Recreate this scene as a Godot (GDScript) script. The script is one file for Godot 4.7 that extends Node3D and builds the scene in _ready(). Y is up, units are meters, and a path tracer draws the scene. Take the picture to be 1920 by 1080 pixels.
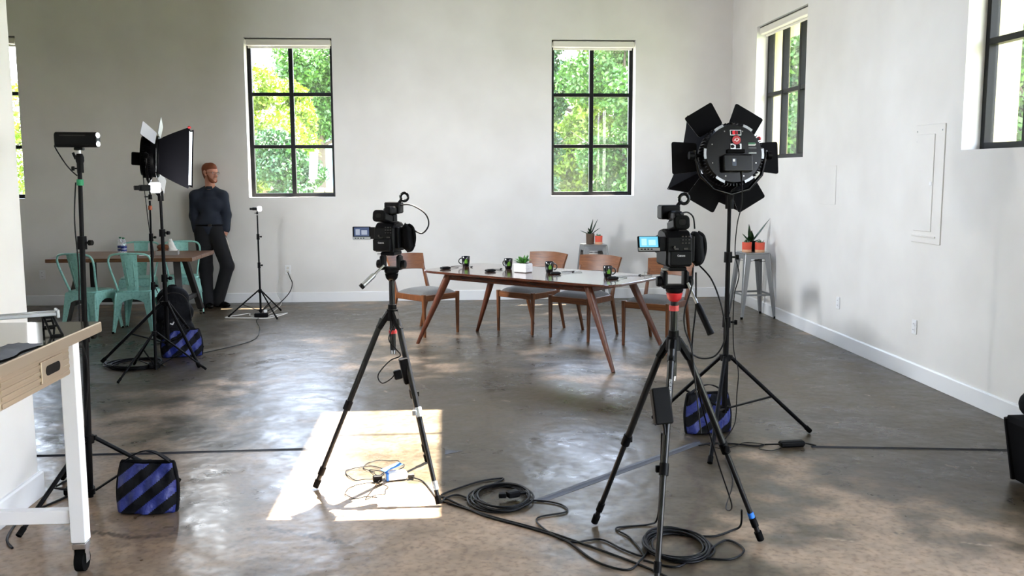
extends Node3D
# A white room with a polished concrete floor set up for a filmed table talk: two video cameras,
# three studio lights on stands, a walnut table with four chairs, daylight from windows and a skylight.

# ------------------------------------------------------------------ mesh builder
class MB:
	var v := PackedVector3Array()
	var n := PackedVector3Array()
	var uv := PackedVector2Array()
	var col := PackedColorArray()
	var x := Transform3D()
	var c := Color(1, 1, 1)
	var use_col := false
	func t(a: Vector3, b: Vector3, d: Vector3, na: Vector3, nb: Vector3, nd: Vector3) -> void:
		a = x * a; b = x * b; d = x * d
		na = (x.basis * na).normalized(); nb = (x.basis * nb).normalized(); nd = (x.basis * nd).normalized()
		if (d - a).cross(b - a).dot(na + nb + nd) < 0.0:
			v.append_array([a, d, b]); n.append_array([na, nd, nb])
		else:
			v.append_array([a, b, d]); n.append_array([na, nb, nd])
		if use_col:
			col.append_array([c, c, c])
	func q(a: Vector3, b: Vector3, d: Vector3, e: Vector3, nn: Vector3) -> void:
		t(a, b, d, nn, nn, nn); t(a, d, e, nn, nn, nn)
	func qf(a: Vector3, b: Vector3, d: Vector3, e: Vector3, away: Vector3) -> void:  # flat quad, facing away from a point inside
		var nn := (b - a).cross(d - a)
		if nn.length_squared() < 1e-16:
			nn = (d - a).cross(e - a)
		nn = nn.normalized()
		if nn.dot((a + b + d + e) * 0.25 - away) < 0.0: nn = -nn
		q(a, b, d, e, nn)
	func tf(a: Vector3, b: Vector3, d: Vector3, away: Vector3) -> void:
		var nn := (b - a).cross(d - a).normalized()
		if nn.dot((a + b + d) / 3.0 - away) < 0.0: nn = -nn
		t(a, b, d, nn, nn, nn)
	func box(ce: Vector3, s: Vector3, bev := 0.0, ba := Basis()) -> MB:
		var h := s * 0.5
		bev = minf(bev, minf(h.x, minf(h.y, h.z)) * 0.95)
		var old := x
		x = x * Transform3D(ba, ce)
		if bev <= 0.0:
			for ax in 3:
				for sg in [-1.0, 1.0]:
					var nn := Vector3(); nn[ax] = sg
					var o := Vector3(); o[ax] = sg * h[ax]
					var p := Vector3(); p[(ax + 1) % 3] = h[(ax + 1) % 3]
					var r := Vector3(); r[(ax + 2) % 3] = h[(ax + 2) % 3]
					q(o - p - r, o + p - r, o + p + r, o - p + r, nn)
		else:
			var i := h - Vector3.ONE * bev
			for ax in 3:
				var b1: int = (ax + 1) % 3
				var b2: int = (ax + 2) % 3
				for sg in [-1.0, 1.0]:
					var nn := Vector3(); nn[ax] = sg
					var o := Vector3(); o[ax] = sg * h[ax]
					var p := Vector3(); p[b1] = i[b1]
					var r := Vector3(); r[b2] = i[b2]
					q(o - p - r, o + p - r, o + p + r, o - p + r, nn)
				for s1 in [-1.0, 1.0]:
					for s2 in [-1.0, 1.0]:
						var e := Vector3(); e[ax] = i[ax]
						var n1 := Vector3(); n1[b1] = s1
						var n2 := Vector3(); n2[b2] = s2
						var p1 := Vector3(); p1[b1] = s1 * h[b1]; p1[b2] = s2 * i[b2]
						var p2 := Vector3(); p2[b1] = s1 * i[b1]; p2[b2] = s2 * h[b2]
						t(p1 - e, p1 + e, p2 + e, n1, n1, n2); t(p1 - e, p2 + e, p2 - e, n1, n2, n2)
			for sx in [-1.0, 1.0]:
				for sy in [-1.0, 1.0]:
					for sz in [-1.0, 1.0]:
						t(Vector3(sx * h.x, sy * i.y, sz * i.z), Vector3(sx * i.x, sy * h.y, sz * i.z), Vector3(sx * i.x, sy * i.y, sz * h.z), Vector3(sx, 0, 0), Vector3(0, sy, 0), Vector3(0, 0, sz))
		x = old
		return self
	func bar(a: Vector3, b: Vector3, w: float, hh: float, bev := 0.0, w2 := -1.0, h2 := -1.0, up := Vector3.UP) -> MB:  # straight rectangular bar, may taper
		var z := (b - a).normalized()
		if absf(z.dot(up)) > 0.98: up = Vector3(0, 0, 1) if absf(z.z) < 0.9 else Vector3(1, 0, 0)
		var xa := up.cross(z).normalized()
		var ya := z.cross(xa).normalized()
		if w2 < 0.0: w2 = w
		if h2 < 0.0: h2 = hh
		var ring := func(p: Vector3, ww: float, hhh: float) -> Array:
			var o := []
			var hw := ww * 0.5
			var hh2 := hhh * 0.5
			if bev > 0.0:
				var bb: float = minf(bev, minf(hw, hh2) * 0.9)
				for k in [[1, 1, 0], [1, 1, 1], [-1, 1, 1], [-1, 1, 0], [-1, -1, 0], [-1, -1, 1], [1, -1, 1], [1, -1, 0]]:
					var ex: float = hw if k[2] == 0 else hw - bb
					var ey: float = hh2 - bb if k[2] == 0 else hh2
					o.append(p + xa * ex * k[0] + ya * ey * k[1])
			else:
				for k in [[1, 1], [-1, 1], [-1, -1], [1, -1]]:
					o.append(p + xa * hw * k[0] + ya * hh2 * k[1])
			return o
		var r0: Array = ring.call(a, w, hh)
		var r1: Array = ring.call(b, w2, h2)
		var m := (a + b) * 0.5
		for k in r0.size():
			var j: int = (k + 1) % r0.size()
			qf(r0[k], r0[j], r1[j], r1[k], m)
			tf(a, r0[k], r0[j], m); tf(b, r1[k], r1[j], m)
		return self
	func tube(pts: Array, r, sides := 8, caps := true, closed := false) -> MB:
		var m := pts.size()
		if m < 2: return self
		var tang := []
		for k in m:
			var a: Vector3 = pts[(k - 1 + m) % m] if closed or k > 0 else pts[k]
			var b: Vector3 = pts[(k + 1) % m] if closed or k < m - 1 else pts[k]
			tang.append((b - a).normalized())
		var t0: Vector3 = tang[0]
		var u: Vector3 = (Vector3.UP if absf(t0.y) < 0.9 else Vector3.RIGHT).cross(t0).normalized()
		var rings := []
		var nors := []
		for k in m:
			var tk: Vector3 = tang[k]
			u = (u - tk * u.dot(tk))
			u = u.normalized() if u.length() > 1e-5 else (Vector3.UP if absf(tk.y) < 0.9 else Vector3.RIGHT).cross(tk).normalized()
			var w := tk.cross(u)
			var rr: float = r[k] if r is Array else r
			var ring := []
			var nr := []
			for s in sides:
				var an := TAU * s / sides
				var d := u * cos(an) + w * sin(an)
				ring.append(pts[k] + d * rr); nr.append(d)
			rings.append(ring); nors.append(nr)
		for k in (m if closed else m - 1):
			var k2: int = (k + 1) % m
			for s in sides:
				var s2: int = (s + 1) % sides
				t(rings[k][s], rings[k2][s], rings[k2][s2], nors[k][s], nors[k2][s], nors[k2][s2])
				t(rings[k][s], rings[k2][s2], rings[k][s2], nors[k][s], nors[k2][s2], nors[k][s2])
		if caps and not closed:
			for e in [0, m - 1]:
				var nn: Vector3 = -tang[0] if e == 0 else tang[m - 1]
				for s in sides:
					t(pts[e], rings[e][s], rings[e][(s + 1) % sides], nn, nn, nn)
		return self
	func cyl(a: Vector3, b: Vector3, r0: float, r1 := -1.0, sides := 12) -> MB:
		return tube([a, b], [r0, r1 if r1 >= 0.0 else r0], sides)
	func lathe(prof: Array, sides := 20, crease := 0.75) -> MB:  # profile of Vector2(radius, y), about the y axis, listed so that the outside is on the right when walking up
		var m := prof.size()
		var sn := []
		for k in m - 1:
			var d: Vector2 = (prof[k + 1] - prof[k])
			sn.append(Vector2(d.y, -d.x).normalized())
		for k in m - 1:
			var n0: Vector2 = sn[k]
			var n1: Vector2 = sn[k]
			if k > 0 and sn[k - 1].dot(sn[k]) > crease: n0 = (sn[k - 1] + sn[k]).normalized()
			if k < m - 2 and sn[k + 1].dot(sn[k]) > crease: n1 = (sn[k + 1] + sn[k]).normalized()
			for s in sides:
				var a0 := TAU * s / sides
				var a1 := TAU * (s + 1) / sides
				var d0 := Vector3(cos(a0), 0, sin(a0))
				var d1 := Vector3(cos(a1), 0, sin(a1))
				var p: Vector2 = prof[k]
				var r: Vector2 = prof[k + 1]
				var up := Vector3.UP
				var A := d0 * p.x + up * p.y
				var B := d1 * p.x + up * p.y
				var C := d1 * r.x + up * r.y
				var D := d0 * r.x + up * r.y
				if p.x > 1e-6: t(A, B, C, d0 * n0.x + up * n0.y, d1 * n0.x + up * n0.y, d1 * n1.x + up * n1.y)
				if r.x > 1e-6: t(A, C, D, d0 * n0.x + up * n0.y, d1 * n1.x + up * n1.y, d0 * n1.x + up * n1.y)
		return self
	func prism(poly: PackedVector2Array, z0: float, z1: float, bev := 0.0) -> MB:  # polygon in xy extruded along z
		var inner := poly
		if bev > 0.0:
			var off := Geometry2D.offset_polygon(poly, -bev)
			if off.size() == 1 and off[0].size() == poly.size():
				inner = off[0]
			else:
				bev = 0.0
		var idx := Geometry2D.triangulate_polygon(inner)
		for k in range(0, idx.size(), 3):
			for s in [[z0, -1.0], [z1, 1.0]]:
				var nn := Vector3(0, 0, s[1])
				var A := inner[idx[k]]
				var B := inner[idx[k + 1]]
				var C := inner[idx[k + 2]]
				t(Vector3(A.x, A.y, s[0]), Vector3(B.x, B.y, s[0]), Vector3(C.x, C.y, s[0]), nn, nn, nn)
		var cw := Geometry2D.is_polygon_clockwise(poly)
		var m := poly.size()
		var shift := 0
		if bev > 0.0:  # the inset polygon may begin at another corner
			var best := 1e9
			for k in m:
				var dd := inner[k].distance_squared_to(poly[0])
				if dd < best: best = dd; shift = k
		for k in m:
			var A := poly[k]
			var B := poly[(k + 1) % m]
			var d := (B - A).normalized()
			var nn := Vector3(d.y, -d.x, 0) * (-1.0 if cw else 1.0)
			q(Vector3(A.x, A.y, z0 + bev), Vector3(B.x, B.y, z0 + bev), Vector3(B.x, B.y, z1 - bev), Vector3(A.x, A.y, z1 - bev), nn)
			if bev > 0.0:
				var A2 := inner[(k + shift) % m]
				var B2 := inner[(k + 1 + shift) % m]
				if Geometry2D.is_polygon_clockwise(inner) != cw: A2 = inner[(shift - k + m) % m]; B2 = inner[(shift - k - 1 + 2 * m) % m]
				q(Vector3(A.x, A.y, z0 + bev), Vector3(B.x, B.y, z0 + bev), Vector3(B2.x, B2.y, z0), Vector3(A2.x, A2.y, z0), (nn - Vector3(0, 0, 1)).normalized())
				q(Vector3(A.x, A.y, z1 - bev), Vector3(B.x, B.y, z1 - bev), Vector3(B2.x, B2.y, z1), Vector3(A2.x, A2.y, z1), (nn + Vector3(0, 0, 1)).normalized())
		return self
	func ell(ce: Vector3, r: Vector3, la := 8, lo := 12, ba := Basis()) -> MB:
		var old := x
		x = x * Transform3D(ba, ce)
		var P := func(i: int, j: int) -> Vector3:
			var th := PI * i / la
			var ph := TAU * j / lo
			return Vector3(sin(th) * cos(ph), cos(th), sin(th) * sin(ph))
		for i in la:
			for j in lo:
				var a: Vector3 = P.call(i, j)
				var b: Vector3 = P.call(i, j + 1)
				var cc: Vector3 = P.call(i + 1, j + 1)
				var d: Vector3 = P.call(i + 1, j)
				if i > 0: t(a * r, b * r, cc * r, a / r, b / r, cc / r)
				if i < la - 1: t(a * r, cc * r, d * r, a / r, cc / r, d / r)
		x = old
		return self
	func grid(P: Array, thick := 0.0) -> MB:  # rows of points, smooth sheet; with a thickness it has two sides and a rim
		var R := P.size()
		var C: int = P[0].size()
		var N := []
		for i in R:
			var row := []
			for j in C:
				var du: Vector3 = P[mini(i + 1, R - 1)][j] - P[maxi(i - 1, 0)][j]
				var dv: Vector3 = P[i][mini(j + 1, C - 1)] - P[i][maxi(j - 1, 0)]
				row.append(du.cross(dv).normalized())
			N.append(row)
		for i in R - 1:
			for j in C - 1:
				for sg in ([1.0, -1.0] if thick > 0.0 else [1.0]):
					var h: float = thick * 0.5 * sg
					var f := func(a: int, b: int) -> Vector3: return P[a][b] + N[a][b] * h
					t(f.call(i, j), f.call(i + 1, j), f.call(i + 1, j + 1), N[i][j] * sg, N[i + 1][j] * sg, N[i + 1][j + 1] * sg)
					t(f.call(i, j), f.call(i + 1, j + 1), f.call(i, j + 1), N[i][j] * sg, N[i + 1][j + 1] * sg, N[i][j + 1] * sg)
		if thick > 0.0:
			var rim := []
			for j in C: rim.append([0, j])
			for i in range(1, R): rim.append([i, C - 1])
			for j in range(C - 2, -1, -1): rim.append([R - 1, j])
			for i in range(R - 2, 0, -1): rim.append([i, 0])
			var mid := Vector3()
			for e in rim: mid += P[e[0]][e[1]]
			mid /= rim.size()
			for k in rim.size():
				var a: Array = rim[k]
				var b: Array = rim[(k + 1) % rim.size()]
				var pa: Vector3 = P[a[0]][a[1]]
				var pb: Vector3 = P[b[0]][b[1]]
				var ha: Vector3 = N[a[0]][a[1]] * thick * 0.5
				var hb: Vector3 = N[b[0]][b[1]] * thick * 0.5
				qf(pa - ha, pb - hb, pb + hb, pa + ha, mid)
		return self
	func mesh(m: Material) -> ArrayMesh:
		var am := ArrayMesh.new()
		if v.is_empty(): return am
		var ar := []
		ar.resize(Mesh.ARRAY_MAX)
		ar[Mesh.ARRAY_VERTEX] = v
		ar[Mesh.ARRAY_NORMAL] = n
		if uv.size() == v.size(): ar[Mesh.ARRAY_TEX_UV] = uv
		if use_col: ar[Mesh.ARRAY_COLOR] = col
		am.add_surface_from_arrays(Mesh.PRIMITIVE_TRIANGLES, ar)
		am.surface_set_material(0, m)
		return am

# ------------------------------------------------------------------ scene helpers
var used := {}
var M := {}
var rng := RandomNumberGenerator.new()

func mb(xf := Transform3D()) -> MB:
	var b := MB.new()
	b.x = xf
	return b

func numbered(called: String) -> String:
	var k: int = used.get(called, 0)
	used[called] = k + 1
	return called if k == 0 else "%s_%03d" % [called, k]

func thing(called: String, label: String, category: String, at := Vector3.ZERO, turn := 0.0, group := "") -> Node3D:
	var o := Node3D.new()
	o.name = numbered(called)
	add_child(o)
	o.position = at
	o.rotation.y = turn
	o.set_meta("label", label)
	o.set_meta("category", category)
	if group: o.set_meta("group", group)
	return o

func part(o: Node, called: String, b: MB, m: Material, label := "") -> MeshInstance3D:
	var i := MeshInstance3D.new()
	i.name = called
	i.mesh = b.mesh(m)
	if label: i.set_meta("label", label)
	o.add_child(i, true)
	return i

func single(called: String, label: String, category: String, b: MB, m: Material, group := "") -> MeshInstance3D:
	var i := MeshInstance3D.new()
	i.name = numbered(called)
	i.mesh = b.mesh(m)
	add_child(i)
	i.set_meta("label", label)
	i.set_meta("category", category)
	if group: i.set_meta("group", group)
	return i

func struct(called: String, b: MB, m: Material) -> MeshInstance3D:
	var i := MeshInstance3D.new()
	i.name = numbered(called)
	i.mesh = b.mesh(m)
	add_child(i)
	i.set_meta("kind", "structure")
	return i

func copy(o: Node3D, at: Vector3, turn: float, label := "", group := "") -> Node3D:
	var base := String(o.name)
	var r: Node3D = o.duplicate()
	r.name = numbered(base)
	add_child(r)
	r.position = at
	r.rotation.y = turn
	if label: r.set_meta("label", label)
	if group: r.set_meta("group", group)
	return r

func mat(c: Color, rough := 0.6, metal := 0.0, spec := 0.5) -> StandardMaterial3D:
	var m := StandardMaterial3D.new()
	m.albedo_color = c
	m.roughness = rough
	m.metallic = metal
	m.metallic_specular = spec
	return m

func c8(r: int, g: int, b: int) -> Color:
	return Color8(r, g, b)

func noise_tex(freq: float, stops: Array, size := 512, sd := 1, normal := false, octaves := 4, kind := FastNoiseLite.TYPE_SIMPLEX_SMOOTH) -> NoiseTexture2D:
	var f := FastNoiseLite.new()
	f.noise_type = kind
	f.seed = sd
	f.frequency = freq
	f.fractal_octaves = octaves
	var t := NoiseTexture2D.new()
	t.width = size; t.height = size
	t.seamless = true
	t.noise = f
	if normal:
		t.as_normal_map = true
		t.bump_strength = stops[0]
	else:
		var g := Gradient.new()
		var of := PackedFloat32Array()
		var cs := PackedColorArray()
		for s in stops:
			of.append(s[0]); cs.append(s[1])
		g.offsets = of; g.colors = cs
		t.color_ramp = g
	return t

func tri(m: StandardMaterial3D, scale: float, world := false) -> StandardMaterial3D:
	m.uv1_triplanar = true
	m.uv1_world_triplanar = world
	m.uv1_scale = Vector3.ONE * scale
	return m

func wood(c0: Color, c1: Color, rough: float, sd: int, along: Vector3) -> StandardMaterial3D:  # grain runs along one axis of the thing
	var m := mat(Color.WHITE, rough)
	m.albedo_texture = noise_tex(0.02, [[0.2, c0], [0.5, c0.lerp(c1, 0.55)], [0.62, c0.lerp(c1, 0.3)], [0.85, c1]], 256, sd, false, 5)
	m.uv1_triplanar = true
	m.uv1_scale = Vector3(9, 9, 9) * (Vector3.ONE - along) + along * 0.7
	return m

func sweep(pts: Array, steps := 6) -> Array:  # smooth curve through points
	var o := []
	var m := pts.size()
	for k in m - 1:
		var p0: Vector3 = pts[maxi(k - 1, 0)]
		var p1: Vector3 = pts[k]
		var p2: Vector3 = pts[k + 1]
		var p3: Vector3 = pts[mini(k + 2, m - 1)]
		for s in steps:
			o.append(p1.cubic_interpolate(p2, p0, p3, float(s) / steps))
	o.append(pts[m - 1])
	return o

func V(a: float, b: float, c: float) -> Vector3:
	return Vector3(a, b, c)

func rbox_poly(w: float, h: float, r: float, k := 4) -> PackedVector2Array:
	var o := PackedVector2Array()
	for q in 4:
		var cx: float = (w * 0.5 - r) * [1, -1, -1, 1][q]
		var cy: float = (h * 0.5 - r) * [1, 1, -1, -1][q]
		for s in k + 1:
			var a: float = PI * 0.5 * (q + float(s) / k)
			o.append(Vector2(cx + cos(a) * r, cy + sin(a) * r))
	return o

func lookz(dir: Vector3) -> Basis:  # -z towards dir
	return Basis.looking_at(dir, Vector3.UP)

# ------------------------------------------------------------------ the scene
const XR := 3.468      # right wall
const SUN := Vector3(-0.30, -1.0, 0.335)

func _ready() -> void:
	rng.seed = 7
	# camera
	var cam := Camera3D.new()
	cam.name = "camera"
	cam.position = Vector3(-0.3335, 1.68, 12.342)
	cam.rotation = Vector3(-0.1227, -0.0713, -0.0034)
	cam.fov = 34.29
	cam.near = 0.05
	cam.far = 400.0
	add_child(cam)
	cam.current = true
	# sky and exposure
	var sm := ProceduralSkyMaterial.new()
	sm.sky_top_color = Color(0.72, 0.81, 0.94)
	sm.sky_horizon_color = Color(1.0, 0.985, 0.96)
	sm.sky_curve = 0.18
	sm.sky_energy_multiplier = 3.4
	sm.ground_bottom_color = Color(0.30, 0.32, 0.25)
	sm.ground_horizon_color = Color(0.55, 0.58, 0.52)
	sm.ground_energy_multiplier = 1.6
	sm.sun_angle_max = 1.0
	var sky := Sky.new()
	sky.sky_material = sm
	var env := Environment.new()
	env.background_mode = Environment.BG_SKY
	env.sky = sky
	env.tonemap_mode = Environment.TONE_MAPPER_LINEAR
	env.tonemap_exposure = 1.32
	env.sdfgi_enabled = true
	env.ssao_enabled = true
	env.ssil_enabled = true
	var we := WorldEnvironment.new()
	we.name = "environment"
	we.environment = env
	add_child(we)
	# sun, high behind the back wall and a little to the right
	var sun := DirectionalLight3D.new()
	sun.name = "sun"
	sun.basis = lookz(SUN)
	sun.light_color = Color(1.0, 0.965, 0.91)
	sun.light_energy = 25.0
	sun.light_angular_distance = 0.55
	sun.shadow_enabled = true
	add_child(sun)
	make_materials()
	build_room()
	build_outdoors()
	build_furniture()
	build_person()
	build_kit()
	build_cables()

func make_materials() -> void:
	M.wall = mat(c8(232, 230, 226), 0.75)
	tri(M.wall, 0.35, true)
	M.wall.albedo_texture = noise_tex(0.012, [[0.0, c8(244, 243, 242)], [1.0, c8(255, 255, 255)]], 256, 3)
	M.ceiling = wood(c8(112, 96, 82), c8(150, 132, 114), 0.7, 16, Vector3(0, 0, 1))
	M.trim = mat(c8(236, 237, 238), 0.35)
	M.stucco = mat(c8(196, 186, 138), 0.9)
	M.black_frame = mat(c8(20, 20, 21), 0.45, 0.0, 0.3)
	M.glass = mat(Color(1, 1, 1, 0.04), 0.0)
	M.glass.transparency = BaseMaterial3D.TRANSPARENCY_ALPHA
	M.blind = mat(c8(226, 222, 212), 0.6)
	M.blind_dark = mat(c8(70, 66, 60), 0.7)
	M.black = mat(c8(12, 12, 14), 0.45, 0.0, 0.22)
	M.black_gloss = mat(c8(11, 11, 13), 0.22, 0.0, 0.35)
	M.black_matte = mat(c8(13, 13, 15), 0.8, 0.0, 0.2)
	M.carbon = mat(c8(17, 17, 19), 0.3, 0.0, 0.35)
	M.carbon.clearcoat_enabled = true
	M.carbon.clearcoat = 0.15
	M.rubber = mat(c8(11, 11, 11), 0.8, 0.0, 0.2)
	M.cable = mat(c8(13, 13, 15), 0.45, 0.0, 0.3)
	M.steel = mat(c8(176, 178, 180), 0.32, 1.0)
	M.chrome = mat(c8(205, 206, 210), 0.12, 1.0)
	M.alu = mat(c8(200, 204, 212), 0.3, 0.85)
	M.galv = mat(c8(148, 150, 152), 0.3, 0.75)
	M.galv.normal_enabled = true
	M.galv.normal_texture = noise_tex(0.05, [1.0], 128, 5, true)
	M.galv.normal_scale = 0.15
	tri(M.galv, 3.0)
	M.dark_metal = mat(c8(62, 60, 58), 0.45, 0.6)
	M.white_paint = mat(c8(238, 238, 240), 0.35)
	M.red = mat(c8(200, 22, 34), 0.3)
	M.red.clearcoat_enabled = true
	M.green_tape = mat(c8(36, 134, 92), 0.6)
	M.orange_tape = mat(c8(168, 84, 52), 0.6)
	M.blue_tape = mat(c8(32, 110, 205), 0.6)
	M.tape_grey = mat(c8(74, 76, 84), 0.55)
	M.tape_black = mat(c8(34, 36, 44), 0.5)
	# walnut of the meeting table and chairs
	M.walnut_x = wood(c8(58, 28, 18), c8(104, 58, 38), 0.22, 11, Vector3(1, 0, 0))
	M.walnut_x.clearcoat_enabled = true
	M.walnut_x.clearcoat_roughness = 0.1
	M.walnut_y = wood(c8(66, 32, 20), c8(114, 64, 40), 0.35, 12, Vector3(0, 1, 0))
	M.chair_x = wood(c8(96, 54, 26), c8(144, 90, 50), 0.38, 13, Vector3(1, 0, 0))
	M.chair_y = wood(c8(82, 45, 22), c8(128, 78, 44), 0.4, 14, Vector3(0, 1, 0))
	M.plank_x = wood(c8(92, 58, 36), c8(138, 98, 66), 0.4, 15, Vector3(1, 0, 0))
	M.seat_fabric = mat(Color.WHITE, 0.95)
	M.seat_fabric.albedo_texture = noise_tex(0.25, [[0.25, c8(70, 69, 68)], [0.75, c8(116, 114, 110)]], 128, 21)
	tri(M.seat_fabric, 5.0)
	M.seat_fabric.rim_enabled = true
	M.seat_fabric.rim = 0.3
	# turquoise distressed paint
	M.turquoise = mat(Color.WHITE, 0.4)
	M.turquoise.albedo_texture = noise_tex(0.03, [[0.0, c8(70, 96, 92)], [0.2, c8(112, 166, 156)], [0.3, c8(140, 198, 187)], [1.0, c8(160, 214, 203)]], 512, 23, false, 5)
	tri(M.turquoise, 1.6)
	# bags
	M.bag_black = mat(c8(15, 16, 20), 0.75, 0.0, 0.25)
	M.bag_black.normal_enabled = true
	M.bag_black.normal_texture = noise_tex(0.02, [6.0], 256, 31, true)
	M.bag_black.normal_scale = 0.6
	tri(M.bag_black, 2.5)
	M.bag_blue = mat(c8(20, 36, 112), 0.5)
	M.bag_blue.normal_enabled = true
	M.bag_blue.normal_texture = noise_tex(0.03, [6.0], 256, 32, true)
	M.bag_blue.normal_scale = 0.8
	tri(M.bag_blue, 3.0)
	M.navy_cloth = mat(c8(9, 9, 14), 0.85, 0.0, 0.2)
	M.painted_lit_white = mat(c8(226, 228, 232), 0.5)  # pale colour standing in for lamp light on the barn doors
	M.softbox_white = mat(c8(240, 242, 248), 0.8)
	M.softbox_white.emission_enabled = true
	M.softbox_white.emission = Color(0.93, 0.96, 1.0)
	M.softbox_white.emission_energy_multiplier = 1.1
	M.lamp_white = mat(c8(250, 250, 255), 0.5)
	M.lamp_white.emission_enabled = true
	M.lamp_white.emission = Color(0.97, 0.98, 1.0)
	M.lamp_white.emission_energy_multiplier = 2.2
	M.red_led = mat(c8(60, 4, 8), 0.4)
	M.red_led.emission_enabled = true
	M.red_led.emission = c8(255, 30, 50)
	M.red_led.emission_energy_multiplier = 1.6
	# floor
	M.floor = floor_material()

func floor_material() -> StandardMaterial3D:
	var S := 1024
	var mk := func(sd: int, fr: float, oc: int) -> PackedByteArray:
		var f := FastNoiseLite.new()
		f.seed = sd
		f.frequency = fr
		f.fractal_octaves = oc
		f.noise_type = FastNoiseLite.TYPE_SIMPLEX_SMOOTH
		return f.get_image(S, S).get_data()
	var big: PackedByteArray = mk.call(41, 0.006, 5)
	var mid: PackedByteArray = mk.call(42, 0.03, 4)
	var fine: PackedByteArray = mk.call(43, 0.16, 3)
	var tone: PackedByteArray = mk.call(44, 0.004, 3)
	var out := PackedByteArray()
	out.resize(S * S * 3)
	var ro := PackedByteArray()
	ro.resize(S * S)
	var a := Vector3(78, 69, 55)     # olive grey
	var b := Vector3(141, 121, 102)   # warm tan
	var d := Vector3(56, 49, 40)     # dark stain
	for k in S * S:
		var wx := (k % S) / float(S) * 14.0 - 8.0
		var wz := (k / S) / float(S) * 14.0
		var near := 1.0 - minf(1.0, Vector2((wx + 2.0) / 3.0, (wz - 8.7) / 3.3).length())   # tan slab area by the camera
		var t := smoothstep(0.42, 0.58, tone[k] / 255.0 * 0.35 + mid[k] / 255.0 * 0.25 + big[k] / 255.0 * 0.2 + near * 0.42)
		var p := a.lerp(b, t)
		var s := (big[k] / 255.0 - 0.5) * 2.0
		p = p.lerp(d, smoothstep(0.0, 1.0, -s) * 0.7)
		p *= 1.0 + 0.14 * s + 0.30 * (mid[k] / 255.0 - 0.5) + 0.26 * (fine[k] / 255.0 - 0.5)
		out[k * 3] = int(clampf(p.x, 0.0, 255.0)); out[k * 3 + 1] = int(clampf(p.y, 0.0, 255.0)); out[k * 3 + 2] = int(clampf(p.z, 0.0, 255.0))
		ro[k] = int(clampf(88.0 + 44.0 * (mid[k] / 255.0 - 0.5) + 30.0 * (fine[k] / 255.0 - 0.5) + 16.0 * s, 40.0, 200.0))
	var im := Image.create_from_data(S, S, false, Image.FORMAT_RGB8, out)
	# pale and dark flecks, scuffs and hairline cracks in the concrete
	var g := RandomNumberGenerator.new()
	g.seed = 99
	for k in 900:
		var cc := c8(170, 156, 140) if g.randf() < 0.5 else c8(52, 46, 40)
		var fx := g.randi() % (S - 4)
		var fy := g.randi() % (S - 4)
		for e in g.randi_range(1, 4):
			var qx := fx + g.randi() % 3
			var qy := fy + g.randi() % 2
			im.set_pixel(qx, qy, im.get_pixel(qx, qy).lerp(cc, g.randf_range(0.25, 0.6)))
	for k in 260:   # short pale scratches
		var sx := g.randi() % S
		var sy := g.randi() % S
		var dx := g.randf_range(-1.0, 1.0)
		var dy := g.randf_range(-0.6, 0.6)
		for e in g.randi_range(4, 14):
			var qx := sx + int(dx * e)
			var qy := sy + int(dy * e)
			if qx >= 0 and qy >= 0 and qx < S and qy < S: im.set_pixel(qx, qy, im.get_pixel(qx, qy).lerp(c8(182, 166, 148), 0.5))
	for crack in [[Vector2(1.05, 7.2), Vector2(1.0, 7.7), Vector2(0.82, 8.1), Vector2(0.7, 8.6)], [Vector2(-2.2, 7.9), Vector2(-1.8, 8.05), Vector2(-1.2, 7.98), Vector2(-0.8, 8.2)], [Vector2(0.5, 6.3), Vector2(0.62, 7.2), Vector2(0.6, 7.6)]]:
		for s in crack.size() - 1:
			var p0: Vector2 = crack[s]
			var p1: Vector2 = crack[s + 1]
			for e in 140:
				var p := p0.lerp(p1, e / 140.0) + Vector2(sin(e * 0.6) * 0.012, cos(e * 0.83) * 0.016)
				var px := Vector2i(int((p.x + 8.0) / 14.0 * S), int(p.y / 14.0 * S))
				if px.x > 0 and px.y > 0 and px.x < S and px.y < S: im.set_pixelv(px, im.get_pixelv(px).lerp(c8(70, 56, 46), 0.5))
	var m := mat(Color.WHITE, 1.0)
	m.albedo_texture = ImageTexture.create_from_image(im)
	m.roughness_texture = ImageTexture.create_from_image(Image.create_from_data(S, S, false, Image.FORMAT_L8, ro))
	m.roughness_texture_channel = BaseMaterial3D.TEXTURE_CHANNEL_RED
	m.metallic_specular = 0.42
	m.detail_enabled = true
	m.detail_blend_mode = BaseMaterial3D.BLEND_MODE_MUL
	m.detail_uv_layer = BaseMaterial3D.DETAIL_UV_2
	m.detail_albedo = noise_tex(0.05, [[0.1, c8(205, 200, 196)], [0.5, c8(250, 248, 246)], [0.9, c8(255, 255, 255)]], 512, 47, false, 5)
	m.uv2_triplanar = true
	m.uv2_world_triplanar = true
	m.uv2_scale = Vector3.ONE * 0.9
	m.normal_enabled = true
	m.normal_texture = noise_tex(0.05, [4.0], 1024, 48, true, 5)
	m.normal_scale = 0.10
	return m

const DIN := 0.22    # inner leaf of the outer walls
const DOUT := 0.42   # whole thickness

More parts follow.
